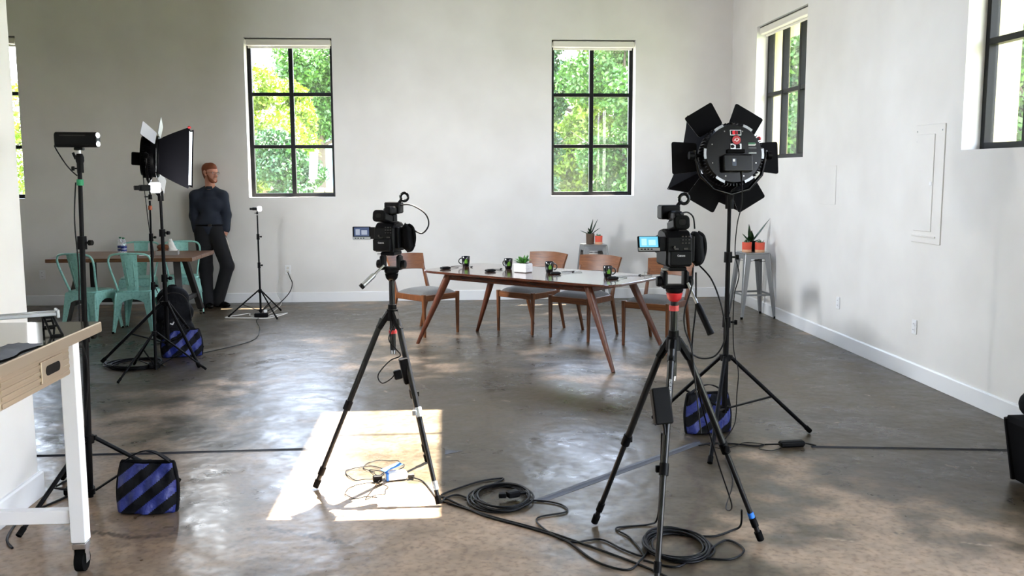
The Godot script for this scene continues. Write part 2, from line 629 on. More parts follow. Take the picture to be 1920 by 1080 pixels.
func wall_leaf(b: MB, xf: Transform3D, u0: float, u1: float, y0: float, y1: float, z0: float, z1: float, holes: Array) -> void:  # holes [u0, u1, y0, y1] sorted along u
	b.x = xf
	var u := u0
	for h in holes:
		b.box(V((u + h[0]) * 0.5, (y0 + y1) * 0.5, (z0 + z1) * 0.5), V(h[0] - u, y1 - y0, z1 - z0))
		if h[2] > y0: b.box(V((h[0] + h[1]) * 0.5, (y0 + h[2]) * 0.5, (z0 + z1) * 0.5), V(h[1] - h[0], h[2] - y0, z1 - z0))
		if h[3] < y1: b.box(V((h[0] + h[1]) * 0.5, (h[3] + y1) * 0.5, (z0 + z1) * 0.5), V(h[1] - h[0], y1 - h[3], z1 - z0))
		u = h[1]
	b.box(V((u + u1) * 0.5, (y0 + y1) * 0.5, (z0 + z1) * 0.5), V(u1 - u, y1 - y0, z1 - z0))

var window_count := 0

func window(xf: Transform3D, w: float, h: float, cols: int, rows: int, depth: float) -> void:  # origin at the lower left of the opening on the inside face, z into the room
	window_count += 1
	var o := Node3D.new()
	o.name = "window_%d" % window_count
	o.set_meta("kind", "structure")
	add_child(o)
	o.transform = xf
	var zc := -depth - 0.037
	var fw := 0.05
	var dp := 0.075
	var f := mb()
	f.box(V(fw * 0.5, h * 0.5, zc), V(fw, h, dp), 0.004)
	f.box(V(w - fw * 0.5, h * 0.5, zc), V(fw, h, dp), 0.004)
	f.box(V(w * 0.5, fw * 0.5, zc), V(w - fw * 2, fw, dp), 0.004)
	f.box(V(w * 0.5, h - fw * 0.5, zc), V(w - fw * 2, fw, dp), 0.004)
	part(o, "frame", f, M.black_frame)
	var mw := 0.055
	for k in range(1, cols):
		part(o, "muntin", mb().box(V(w * k / cols, h * 0.5, zc + 0.004), V(mw, h - fw * 2, dp), 0.004), M.black_frame)
	for r in range(1, rows):
		for k in cols:
			var a := (w * k / cols + mw * 0.5) if k > 0 else fw
			var e := (w * (k + 1) / cols - mw * 0.5) if k < cols - 1 else w - fw
			part(o, "muntin", mb().box(V((a + e) * 0.5, h * r / rows - 0.02, zc), V(e - a, mw * 0.85, dp), 0.004), M.black_frame)
	for r in rows:
		for k in cols:
			part(o, "pane", mb().box(V(w * (k + 0.5) / cols, h * (r + 0.5) / rows, zc - 0.015), V(w / cols - 0.04, h / rows - 0.03, 0.005)), M.glass)
	# roller blind in its cassette under the head of the opening
	var bl := part(o, "roller_blind", mb().box(V(w * 0.5, h - 0.054, -0.07), V(w - 0.03, 0.08, 0.085), 0.012), M.blind, "cream roller blind rolled up in its cassette")
	part(bl, "mounting_rail", mb().box(V(w * 0.5, h - 0.009, -0.07), V(w - 0.012, 0.008, 0.07)), M.blind_dark)
	part(bl, "hem_bar", mb().box(V(w * 0.5, h - 0.108, -0.105), V(w - 0.06, 0.028, 0.014), 0.005), M.blind)

func build_room() -> void:
	var H := 4.6
	# openings
	var xb := Transform3D()                                                     # back wall, inside face at z = 0
	var xr := Transform3D(Basis(V(0, 0, 1), V(0, 1, 0), V(-1, 0, 0)), V(XR, 0, 0))  # right wall, u runs along +z
	var hb := [[-6.76, -5.656, 1.376, 3.397], [-2.856, -1.752, 1.376, 3.397], [1.076, 2.18, 1.376, 3.397]]
	var hr := [[0.971, 2.57, 1.837, 3.424], [5.641, 7.24, 1.837, 3.424], [9.0, 13.0, 0.0, 3.3]]
	var b := mb()
	wall_leaf(b, xb, -8.0, XR, 0, H, -DIN, 0, hb)
	struct("wall_back", b, M.wall)
	b = mb()
	wall_leaf(b, xb, -8.2, XR + DOUT, -0.2, H, -DOUT, -DIN, hb)
	struct("wall_back_outside", b, M.stucco)
	b = mb()
	wall_leaf(b, xr, -DIN, 14.0, 0, H, -DIN, 0, hr)
	struct("wall_right", b, M.wall)
	b = mb()
	wall_leaf(b, xr, -DIN, 14.2, -0.2, H, -DOUT, -DIN, hr)
	struct("wall_right_outside", b, M.stucco)
	struct("wall_left", mb().box(V(-2.565, H * 0.5, 10.715), V(0.17, H, 6.57), 0.004), M.wall)
	struct("wall_far_left", mb().box(V(-8.1, H * 0.5, 6.89), V(0.2, H, 14.22)), M.wall)
	# front wall behind the camera, solid
	struct("wall_front", mb().box(V((XR - 8.0) * 0.5, H * 0.5, 14.1), V(XR + 8.0, H, 0.2)), M.wall)
	# unseen glazed doors added beside the camera to light the white partition and workbench
	b = mb(xr)
	for k in 5:
		b.box(V(9.03 + 3.94 * k / 4.0, 1.65, -0.18), V(0.06, 3.3, 0.08), 0.004)
	for yy in [0.03, 2.3, 3.27]:
		b.box(V(11.0, yy, -0.18), V(3.94, 0.06, 0.08), 0.004)
	var sf := struct("added_glazed_door", b, M.black_frame)
	for k in 4:
		for r in [[0.06, 2.27], [2.33, 3.24]]:
			part(sf, "pane", mb(xr).box(V(9.03 + 3.94 * (k + 0.5) / 4.0, (r[0] + r[1]) * 0.5, -0.18), V(0.92, r[1] - r[0], 0.006)), M.glass)
	# ceiling with one long skylight; its shaft is as deep as the roof
	var sx0 := -1.205 - SUN.x * -H * 0.0
	var s0 := V(-1.205, 0, 5.76) + V(0.30, 0, -0.335) * H
	var s1 := V(-0.352, 0, 7.90) + V(0.30, 0, -0.335) * H
	b = mb()
	wall_leaf(b, Transform3D(Basis(V(1, 0, 0), V(0, 0, 1), V(0, -1, 0)), V(0, H, 0)), -8.2, XR + DOUT, -DOUT, 14.2, -0.06, 0.0, [[s0.x, s1.x, s0.z, s1.z]])
	struct("ceiling", b, M.ceiling)
	b = mb()
	var zc := (s0.z + s1.z) * 0.5
	var xc := (s0.x + s1.x) * 0.5
	b.box(V(s0.x - 0.02, H + 0.09, zc), V(0.04, 0.06, s1.z - s0.z + 0.08)).box(V(s1.x + 0.02, H + 0.09, zc), V(0.04, 0.06, s1.z - s0.z + 0.08))
	b.box(V(xc, H + 0.09, s0.z - 0.02), V(s1.x - s0.x, 0.06, 0.04)).box(V(xc, H + 0.09, s1.z + 0.02), V(s1.x - s0.x, 0.06, 0.04))
	b.box(V(xc, H + 0.09, s0.z + 0.62), V(s1.x - s0.x, 0.03, 0.02))
	var sk := struct("window_skylight", b, M.black_frame)
	part(sk, "pane", mb().box(V(xc, H + 0.1, s0.z + 0.31), V(s1.x - s0.x, 0.006, 0.60)), M.glass)
	part(sk, "pane", mb().box(V(xc, H + 0.1, (s0.z + 0.63 + s1.z) * 0.5), V(s1.x - s0.x, 0.006, s1.z - s0.z - 0.63)), M.glass)
	# unseen eaves added outside to cut the sun at the back and right windows
	struct("added_eave_back", mb().box(V(-2.2, 3.80, -DOUT - 0.125), V(12.6, 0.14, 0.25), 0.01), M.stucco)
	struct("added_eave_right", mb().box(V(XR + DOUT + 0.2, 3.52, 6.9), V(0.4, 0.14, 14.6), 0.01), M.stucco)
	# windows
	for k in 3:
		window(Transform3D(Basis(), V(hb[k][0], hb[k][2], 0)), 1.104, 2.021, 2, 3, 0.18)
	for k in 2:
		window(Transform3D(xr.basis, V(XR, hr[k][2], hr[k][0])), 1.599, 1.587, 3, 2, 0.14)
	# floor: one polished slab, textured by its place
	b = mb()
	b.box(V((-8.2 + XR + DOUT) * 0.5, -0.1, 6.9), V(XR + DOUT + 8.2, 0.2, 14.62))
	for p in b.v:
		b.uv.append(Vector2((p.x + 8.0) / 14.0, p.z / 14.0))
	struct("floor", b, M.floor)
	# baseboards
	var prof := PackedVector2Array([Vector2(0, 0), Vector2(0.014, 0), Vector2(0.014, 0.122), Vector2(0.008, 0.131), Vector2(0, 0.131)])
	b = mb(Transform3D(Basis(V(0, 0, 1), V(0, 1, 0), V(-1, 0, 0)), V(XR - 0.014, 0.002, 0)))   # along x
	b.prism(prof, 0.0, XR + 8.0 - 0.014)
	struct("baseboard_back", b, M.trim)
	b = mb(Transform3D(Basis(V(-1, 0, 0), V(0, 1, 0), V(0, 0, -1)), V(XR, 0.002, 2.05)))
	b.prism(prof, 0.0, 2.05)
	struct("baseboard_right", b, M.trim)
	b = mb(Transform3D(Basis(V(-1, 0, 0), V(0, 1, 0), V(0, 0, -1)), V(XR, 0.002, 14.0)))
	b.prism(PackedVector2Array([Vector2(0, 0), Vector2(0.02, 0), Vector2(0.02, 0.122), Vector2(0.012, 0.131), Vector2(0, 0.131)]), 0.0, 11.95)
	struct("baseboard_right", b, M.trim)
	b = mb(Transform3D(Basis(V(1, 0, 0), V(0, 1, 0), V(0, 0, 1)), V(-2.48, 0.002, 7.43)))
	b.prism(PackedVector2Array([Vector2(0, 0), Vector2(0.02, 0), Vector2(0.02, 0.122), Vector2(0.012, 0.131), Vector2(0, 0.131)]), -0.02, 6.5)
	struct("baseboard_left", b, M.trim)
	build_wall_fittings()

func outlet(xf: Transform3D, label: String, dark := false) -> Node3D:
	var o := thing("wall_outlet", label, "outlet")
	o.transform = xf
	part(o, "cover_plate", mb().box(V(0, 0, 0.004), V(0.075, 0.118, 0.008), 0.003), M.trim)
	for s in [-1, 1]:
		var so := part(o, "socket", mb().prism(rbox_poly(0.036, 0.034, 0.012), 0.004, 0.0105), M.blind if dark else M.white_paint)
		so.position.y = s * 0.024
		part(so, "slot", mb().box(V(-0.007, 0.002, 0.0105), V(0.003, 0.010, 0.001)).box(V(0.007, 0.002, 0.0105), V(0.003, 0.008, 0.001)), M.black)
	return o

func build_wall_fittings() -> void:
	var rb := Basis(V(0, 0, 1), V(0, 1, 0), V(-1, 0, 0))
	outlet(Transform3D(rb, V(XR - 0.0005, 0.416, 3.612)), "white double wall outlet low on the right wall, closer to the metal stool")
	outlet(Transform3D(rb, V(XR - 0.0005, 0.425, 5.097)), "white double wall outlet low on the right wall, below the breaker panel door")
	outlet(Transform3D(Basis(), V(-5.506, 0.40, 0.0005)), "pale wall outlet in the shade between the white partition and the turquoise chairs")
	outlet(Transform3D(Basis(), V(-2.393, 0.43, 0.0005)), "beige wall outlet with a black plug and cable beside the small light stand", true)
	# breaker panel painted like the wall
	var o := thing("breaker_panel", "white painted breaker panel with a narrow hinged door on the right wall", "electrical panel")
	o.transform = Transform3D(rb, V(XR - 0.0005, 1.115, 4.98))
	part(o, "panel_frame", mb().box(V(0.222, 0.465, 0.005), V(0.444, 0.93, 0.010), 0.003), M.wall)
	var dr := part(o, "door", mb().box(V(0.175, 0.475, 0.014), V(0.27, 0.76, 0.008), 0.002), M.wall)
	part(dr, "latch", mb().box(V(0.285, 0.47, 0.020), V(0.03, 0.03, 0.006), 0.002), M.trim)
	part(o, "bottom_ledge", mb().box(V(0.2, 0.055, 0.014), V(0.36, 0.012, 0.010), 0.002), M.wall)
	for p in [V(0.03, 0.88, 0.011), V(0.41, 0.88, 0.011), V(0.035, 0.80, 0.011), V(0.04, 0.45, 0.011), V(0.04, 0.13, 0.011)]:
		part(o, "screw", mb().cyl(p, p + V(0, 0, 0.003), 0.006, 0.005, 8), M.steel)
	# shallow access cover
	o = thing("access_cover", "small flat white access cover painted into the right wall", "cover plate")
	o.transform = Transform3D(rb, V(XR - 0.0005, 1.36, 3.05))
	part(o, "plate", mb().box(V(0.2, 0.19, 0.002), V(0.40, 0.38, 0.004), 0.0015), M.wall)

func leaf_mesh() -> ArrayMesh:  # a spray of pointed leaves
	var b := mb()
	var g := RandomNumberGenerator.new()
	g.seed = 5
	for k in 7:
		var o := V(g.randf_range(-0.6, 0.6), g.randf_range(-0.5, 0.5), g.randf_range(-0.6, 0.6)) * 0.9
		var d := V(g.randf_range(-1, 1), g.randf_range(-0.8, 0.5), g.randf_range(-1, 1)).normalized()
		var s := d.cross(V(g.randf_range(-1, 1), 1, g.randf_range(-1, 1))).normalized()
		var nn := d.cross(s).normalized()
		var L := g.randf_range(0.5, 0.9)
		b.t(o, o + d * L * 0.5 + s * L * 0.26, o + d * L, nn, nn, nn)
		b.t(o, o + d * L, o + d * L * 0.5 - s * L * 0.26 + nn * 0.05, nn, nn, nn)
	return b.mesh(null)

var leafy: ArrayMesh

func tree(called: String, label: String, at: Vector3, h: float, rad: float, low: float, m: StandardMaterial3D, count: int, sd: int, ls := 0.16, group := "") -> void:
	var o := thing(called, label, "tree", at, 0.0, group)
	var g := RandomNumberGenerator.new()
	g.seed = sd
	var tr := mb()
	tr.tube([V(0, -0.3, 0), V(0.05, h * 0.25, 0.03), V(-0.04, h * 0.5, 0), V(0.02, h * 0.85, 0.05)], [h * 0.024, h * 0.02, h * 0.014, 0.01], 8)
	for k in 7:
		var y0 := h * g.randf_range(0.25, 0.6)
		var an := g.randf() * TAU
		var e := V(cos(an), 0.6, sin(an)) * rad * g.randf_range(0.5, 0.8)
		tr.tube([V(0, y0, 0), V(e.x * 0.5, y0 + e.y * 0.4, e.z * 0.5), V(e.x, y0 + e.y, e.z)], [h * 0.010, h * 0.006, 0.006], 6)
	part(o, "trunk", tr, M.bark)
	# clumps of foliage, leaves on their skins
	var clumps := []
	for k in 16:
		var y := g.randf_range(low, h - rad * 0.3)
		var f := sin(PI * clampf((y - low + 0.4) / (h - low + 0.6), 0.05, 0.95))
		var an := g.randf() * TAU
		var rr := rad * f * sqrt(g.randf()) * 0.75
		clumps.append([V(cos(an) * rr, y, sin(an) * rr), rad * g.randf_range(0.32, 0.52) * (0.6 + 0.4 * f)])
	var mm := MultiMesh.new()
	mm.transform_format = MultiMesh.TRANSFORM_3D
	mm.use_colors = true
	mm.mesh = leafy
	mm.instance_count = count
	for k in count:
		var cl: Array = clumps[k % clumps.size()]
		var d := V(g.randfn(), g.randfn(), g.randfn()).normalized()
		var p: Vector3 = cl[0] + d * cl[1] * (0.55 + 0.5 * g.randf()) * V(1, 0.8, 1)
		var s := ls * g.randf_range(0.6, 1.3)
		var ba := Basis(V(g.randfn(), g.randfn(), g.randfn()).normalized(), g.randf() * TAU).scaled(Vector3.ONE * s)
		mm.set_instance_transform(k, Transform3D(ba, p))
		var w := g.randf_range(0.65, 1.25)
		mm.set_instance_color(k, Color(w * g.randf_range(0.85, 1.15), w, w * g.randf_range(0.7, 1.2)))
	var mi := MultiMeshInstance3D.new()
	mi.name = "foliage"
	mi.multimesh = mm
	mi.material_override = m
	mi.set_meta("kind", "stuff")
	o.add_child(mi)

func leaf_mat(c: Color, back: Color) -> StandardMaterial3D:
	var m := mat(c, 0.55)
	m.vertex_color_use_as_albedo = true
	m.backlight_enabled = true
	m.backlight = back
	m.cull_mode = BaseMaterial3D.CULL_DISABLED
	return m

func build_outdoors() -> void:
	M.bark = mat(c8(84, 70, 58), 0.9)
	M.grass = mat(Color.WHITE, 0.95)
	M.grass.albedo_texture = noise_tex(0.02, [[0.2, c8(70, 88, 40)], [0.6, c8(92, 110, 54)], [0.9, c8(112, 126, 70)]], 512, 61, false, 5)
	tri(M.grass, 0.25, true)
	leafy = leaf_mesh()
	var lime := leaf_mat(c8(118, 140, 32), c8(116, 132, 14))
	var mid := leaf_mat(c8(72, 110, 38), c8(70, 108, 18))
	var deep := leaf_mat(c8(50, 88, 42), c8(42, 80, 22))
	struct("ground", mb().box(V(0, -0.35, -10), V(160, 0.3, 140)), M.grass)
	struct("added_pavement", mb().box(V(-2.2, -0.24, 6.9), V(17.0, 0.1, 24.0)), mat(c8(128, 124, 118), 0.9))  # unseen paving, added so that light bounced indoors is less green
	# behind the back wall
	tree("maple_tree", "low bushy dark green tree close outside the window beside the standing man", V(-4.05, -0.2, -11.0), 3.1, 1.15, 0.35, deep, 2600, 101, 0.16)
	tree("lime_tree", "yellow green tree outside the window beside the standing man, above the rail fence", V(-7.0, -0.2, -19.0), 5.6, 2.2, 0.7, lime, 6500, 102, 0.24)
	tree("oak_tree", "tallest soft green tree far behind the pale blue house and the low bushy tree", V(-6.6, -0.2, -36.0), 11.5, 3.0, 4.2, mid, 6500, 103, 0.34)
	tree("lime_tree", "yellow green tree crown between the dark tree and the blue house", V(-5.9, -0.2, -24.0), 5.4, 1.3, 1.4, lime, 3400, 112, 0.22)
	tree("oak_tree", "broad mid green tree outside the back window above the steel stool", V(4.9, -0.2, -15.0), 6.8, 2.2, 0.4, mid, 8000, 104, 0.2)
	tree("lime_tree", "big yellow green tree behind the mid green one, outside the window above the stool", V(4.6, -0.2, -22.0), 9.0, 3.4, 0.4, lime, 9000, 105, 0.26)
	tree("oak_tree", "narrow dark green tree outside the back window above the steel stool", V(2.7, -0.2, -17.0), 7.2, 1.5, 0.4, deep, 6000, 106, 0.2)
	tree("lime_tree", "lime green tree seen as a sliver past the white partition edge", V(-12.6, -0.2, -13.0), 6.8, 2.6, 0.4, lime, 5200, 107, 0.2)
	# beyond the right wall
	tree("oak_tree", "loose green tree outside the right wall window by the room corner", V(7.9, -0.2, -9.0), 5.4, 1.9, 0.6, mid, 6500, 108, 0.22)
	tree("oak_tree", "leafy green tree outside the right wall window beyond the breaker panel", V(8.6, -0.2, -1.6), 6.4, 1.9, 0.6, mid, 7000, 109, 0.18)
	tree("lime_tree", "yellow green tree behind the leafy one, outside the window beyond the breaker panel", V(11.6, -0.2, -5.5), 7.6, 2.6, 0.6, lime, 6000, 110, 0.2)
	tree("oak_tree", "dark green tree behind the loose one, outside the window by the room corner", V(11.0, -0.2, -18.0), 8.6, 3.0, 0.6, deep, 6500, 111, 0.3)
	# the pale blue house across the yard
	var o := thing("house", "pale blue clapboard house with a grey roof behind the yard trees", "house", V(-6.6, -0.2, -44.0))
	var sid := mat(c8(158, 194, 214), 0.7)
	part(o, "wall", mb().prism(PackedVector2Array([Vector2(-1.0, 0), Vector2(7.4, 0), Vector2(7.4, 4.3), Vector2(3.2, 6.6), Vector2(-1.0, 4.3)]), -6.0, 0.0), sid)
	var rf := mb()
	rf.bar(V(3.1, 6.75, -3.0), V(-1.5, 4.15, -3.0), 6.6, 0.14, 0.0, -1, -1, V(0, 1, 0))
	rf.bar(V(3.3, 6.75, -3.0), V(7.9, 4.15, -3.0), 6.6, 0.14)
	part(o, "roof", rf, mat(c8(120, 116, 122), 0.9))
	for wx in [0.3, 2.4, 4.9]:
		var wi := part(o, "window", mb().box(V(wx, 2.5, 0.03), V(0.95, 1.4, 0.06), 0.01), M.white_paint)
		part(wi, "pane", mb().box(V(wx, 2.5, 0.065), V(0.75, 1.2, 0.01)), mat(c8(54, 66, 74), 0.1))
	part(o, "porch_beam", mb().box(V(3.2, 3.55, 0.5), V(8.4, 0.22, 1.0), 0.01), M.white_paint)
	# stone wall with single stones, and a timber fence
	o = thing("stone_wall", "low dry wall of tan stones outside, behind the low bushy tree", "stone wall", V(-7.6, -0.2, -27.0))
	part(o, "core", mb().box(V(2.4, 0.6, -0.25), V(4.8, 1.2, 0.3)), mat(c8(96, 84, 72), 0.95))
	var stones := []
	for k in 4:
		stones.append(mat([c8(196, 170, 142), c8(172, 150, 128), c8(212, 190, 164), c8(150, 132, 116)][k], 0.9))
	for row in 6:
		var xx := 0.0
		while xx < 4.75:
			var w := rng.randf_range(0.24, 0.48)
			part(o, "stone", mb().box(V(xx + w * 0.5, 0.12 + row * 0.215, rng.randf_range(-0.06, -0.02)), V(w - 0.02, 0.195, 0.22), 0.03), stones[rng.randi() % 4])
			xx += w
	o = thing("timber_fence", "weathered brown rail fence outside, meeting the stone wall", "fence", V(-9.6, -0.2, -26.0))
	var fm := mat(c8(132, 96, 78), 0.9)
	for k in 3:
		part(o, "rail", mb().box(V(1.1, 0.5 + k * 0.34, 0), V(3.4, 0.2, 0.04), 0.006), fm)
	for k in 3:
		part(o, "post", mb().box(V(-0.4 + k * 1.5, 0.68, -0.07), V(0.12, 1.36, 0.1), 0.01), fm)

# ------------------------------------------------------------------ furniture
func dining_chair() -> Node3D:  # walnut chair, front towards +z, origin between the four feet on the floor
	var o := thing("dining_chair", "walnut dining chair standing at the end of the table", "chair")
	var w := 0.47
	var fz := 0.25
	for s in [-1.0, 1.0]:
		part(o, "leg", mb().bar(V(s * w * 0.5, 0.44, fz - 0.005), V(s * (w * 0.5 - 0.004), 0.0, fz), 0.036, 0.040, 0.006, 0.026, 0.028), M.chair_y)
		# rear leg runs up into the back post, kinked at the seat
		var bl := mb()
		bl.bar(V(s * (w * 0.5 - 0.02), 0.0, -0.33), V(s * (w * 0.5 - 0.012), 0.42, -0.20), 0.024, 0.028, 0.005, 0.03, 0.044)
		bl.bar(V(s * (w * 0.5 - 0.012), 0.41, -0.20), V(s * (w * 0.5 - 0.008), 0.70, -0.30), 0.03, 0.046, 0.006, 0.026, 0.030)
		part(o, "rear_leg", bl, M.chair_y)
		part(o, "side_rail", mb().bar(V(s * (w * 0.5 - 0.006), 0.40, fz - 0.02), V(s * (w * 0.5 - 0.014), 0.40, -0.205), 0.024, 0.062, 0.005), M.chair_y)
	part(o, "front_rail", mb().bar(V(-w * 0.5 + 0.016, 0.40, fz - 0.006), V(w * 0.5 - 0.016, 0.40, fz - 0.006), 0.024, 0.062, 0.005), M.chair_x)
	part(o, "back_rail", mb().bar(V(-w * 0.5 + 0.02, 0.40, -0.195), V(w * 0.5 - 0.02, 0.40, -0.195), 0.024, 0.06, 0.005), M.chair_x)
	# domed cushion
	var P := []
	var N := 12
	for i in N + 1:
		var row := []
		for j in N + 1:
			var u := -1.0 + 2.0 * i / N
			var t := -1.0 + 2.0 * j / N
			var e := (1.0 - pow(absf(u), 4.0)) * (1.0 - pow(absf(t), 4.0))
			row.append(V(t * 0.228, 0.425 + 0.055 * pow(maxf(e, 0.0), 0.55), 0.022 + u * 0.228))
		P.append(row)
	var cu := mb().grid(P)
	cu.box(V(0, 0.416, 0.022), V(0.45, 0.02, 0.452))
	part(o, "seat_cushion", cu, M.seat_fabric)
	# curved backrest board
	var R := []
	for i in 5:
		var row := []
		for j in 11:
			var t := -1.0 + j / 5.0
			var y := 0.655 + 0.165 * i / 4.0
			var flare := 0.245 + 0.012 * (i - 2) / 2.0
			row.append(V(t * flare, y - 0.012 * t * t, -0.295 - 0.055 * i / 4.0 - 0.045 * (1.0 - t * t) + 0.02))
		R.append(row)
	part(o, "backrest", mb().grid(R, 0.02), M.chair_x)
	return o

func metal_chair() -> Node3D:  # pressed steel cafe chair, front towards +z
	var o := thing("cafe_chair", "turquoise cafe chair", "chair")
	var seat := mb()
	seat.prism(rbox_poly(0.36, 0.36, 0.07), 0.0, 0.018, 0.005)
	var sp := part(o, "seat", seat, M.turquoise)
	sp.rotation.x = -PI * 0.5
	sp.position = V(0, 0.43, 0)
	# skirt with an arch on each side, between the legs
	for k in 4:
		var ba := Basis(Vector3.UP, k * PI * 0.5)
		var P := []
		for i in 3:
			var row := []
			for j in 9:
				var t := -1.0 + j / 4.0
				var low := 0.36 - 0.10 * pow(absf(t), 2.2)
				var y: float = lerpf(0.432, low, i / 2.0)
				var out := 0.178 + 0.016 * (0.432 - y) / 0.1
				row.append(ba * V(t * (out - 0.012), y, out))
			P.append(row)
		part(o, "skirt", mb().grid(P, 0.004), M.turquoise)
	for sx in [-1.0, 1.0]:
		for sz in [-1.0, 1.0]:
			var a := V(sx * 0.165, 0.42, sz * 0.165)
			var e := V(sx * 0.205, 0.012, sz * (0.215 if sz > 0 else 0.235))
			var b := mb()
			# folded leg: two tapering flanges meeting on a rounded edge
			b.bar(a + V(-sx * 0.03, 0, sz * 0.012), e + V(-sx * 0.008, 0, 0), 0.085, 0.008, 0.002, 0.03, 0.008, V(0, 0, 1))
			b.bar(a + V(sx * 0.012, 0, -sz * 0.03), e + V(0, 0, -sz * 0.008), 0.085, 0.008, 0.002, 0.03, 0.008, V(1, 0, 0))
			b.tube([a + V(sx * 0.008, 0, sz * 0.008), e], [0.013, 0.011], 8)
			var lg := part(o, "leg", b, M.turquoise)
			part(lg, "rubber_foot", mb().cyl(e + V(0, -0.012, 0), e + V(0, 0.01, 0), 0.014, 0.014, 8), M.rubber)
	# bent tube of the back and the splat
	var pts := [V(-0.165, 0.44, -0.12), V(-0.185, 0.56, -0.165), V(-0.215, 0.72, -0.215), V(-0.21, 0.80, -0.235), V(-0.16, 0.842, -0.25), V(0, 0.852, -0.258), V(0.16, 0.842, -0.25), V(0.21, 0.80, -0.235), V(0.215, 0.72, -0.215), V(0.185, 0.56, -0.165), V(0.165, 0.44, -0.12)]
	part(o, "back_tube", mb().tube(sweep(pts, 4), 0.0115, 8), M.turquoise)
	var S := []
	for i in 9:
		var f := i / 8.0
		var row := []
		for j in 7:
			var t := -1.0 + j / 3.0
			var hw: float = lerpf(0.058, 0.085, f)
			row.append(V(t * hw, lerpf(0.435, 0.845, f), lerpf(-0.155, -0.252, f) - 0.012 * (1.0 - t * t)))
		S.append(row)
	var spl := part(o, "back_splat", mb().grid(S, 0.004), M.turquoise)
	part(spl, "pressed_panel", mb().tube([V(-0.030, 0.50, -0.187), V(0.030, 0.50, -0.187), V(0.042, 0.77, -0.250), V(-0.042, 0.77, -0.250)], 0.0035, 6, false, true), M.turquoise)
	return o

func metal_stool(h: float, called: String, label: String, at: Vector3, turn: float) -> Node3D:
	var o := thing(called, label, "stool", at, turn)
	var top := 0.15
	var foot := 0.205
	var s := part(o, "seat", mb().prism(rbox_poly(0.31, 0.31, 0.045), -0.018, 0.0, 0.006), M.galv)
	s.rotation.x = -PI * 0.5
	s.position.y = h
	for k in 4:
		var ba := Basis(Vector3.UP, k * PI * 0.5)
		part(o, "skirt", mb(Transform3D(ba, Vector3.ZERO)).bar(V(-0.115, h - 0.045, top - 0.002), V(0.115, h - 0.045, top - 0.002), 0.006, 0.06, 0.001), M.galv)
		var c0 := V(top - 0.008, h - 0.018, top - 0.008)
		var c1 := V(foot, 0.014, foot)
		var b := mb(Transform3D(ba, Vector3.ZERO))
		b.bar(c0 + V(-0.028, 0, 0.004), c1 + V(-0.010, 0, 0), 0.075, 0.006, 0.001, 0.034, 0.006, V(0, 0, 1))
		b.bar(c0 + V(0.004, 0, -0.028), c1 + V(0, 0, -0.010), 0.075, 0.006, 0.001, 0.034, 0.006, V(1, 0, 0))
		b.tube([c0, c1], [0.011, 0.010], 8)
		var lg := part(o, "leg", b, M.galv)
		part(lg, "rubber_foot", mb(Transform3D(ba, Vector3.ZERO)).cyl(c1 + V(-0.004, -0.014, -0.004), c1 + V(-0.004, 0.012, -0.004), 0.016, 0.016, 8), M.rubber)
		var y1 := h * 0.36
		var q: float = lerpf(foot, top, y1 / h) - 0.012
		part(o, "stretcher", mb(Transform3D(ba, Vector3.ZERO)).bar(V(-q, y1, q), V(q, y1, q), 0.006, 0.022, 0.002), M.galv)
		var y2 := h * 0.86
		var q2: float = lerpf(foot, top, y2 / h) - 0.02
		part(o, "cross_strap", mb(Transform3D(ba, Vector3.ZERO)).bar(V(-q2, y2, q2), V(q2, y2, -q2), 0.012, 0.004), M.dark_metal) if k < 2 else null
	return o

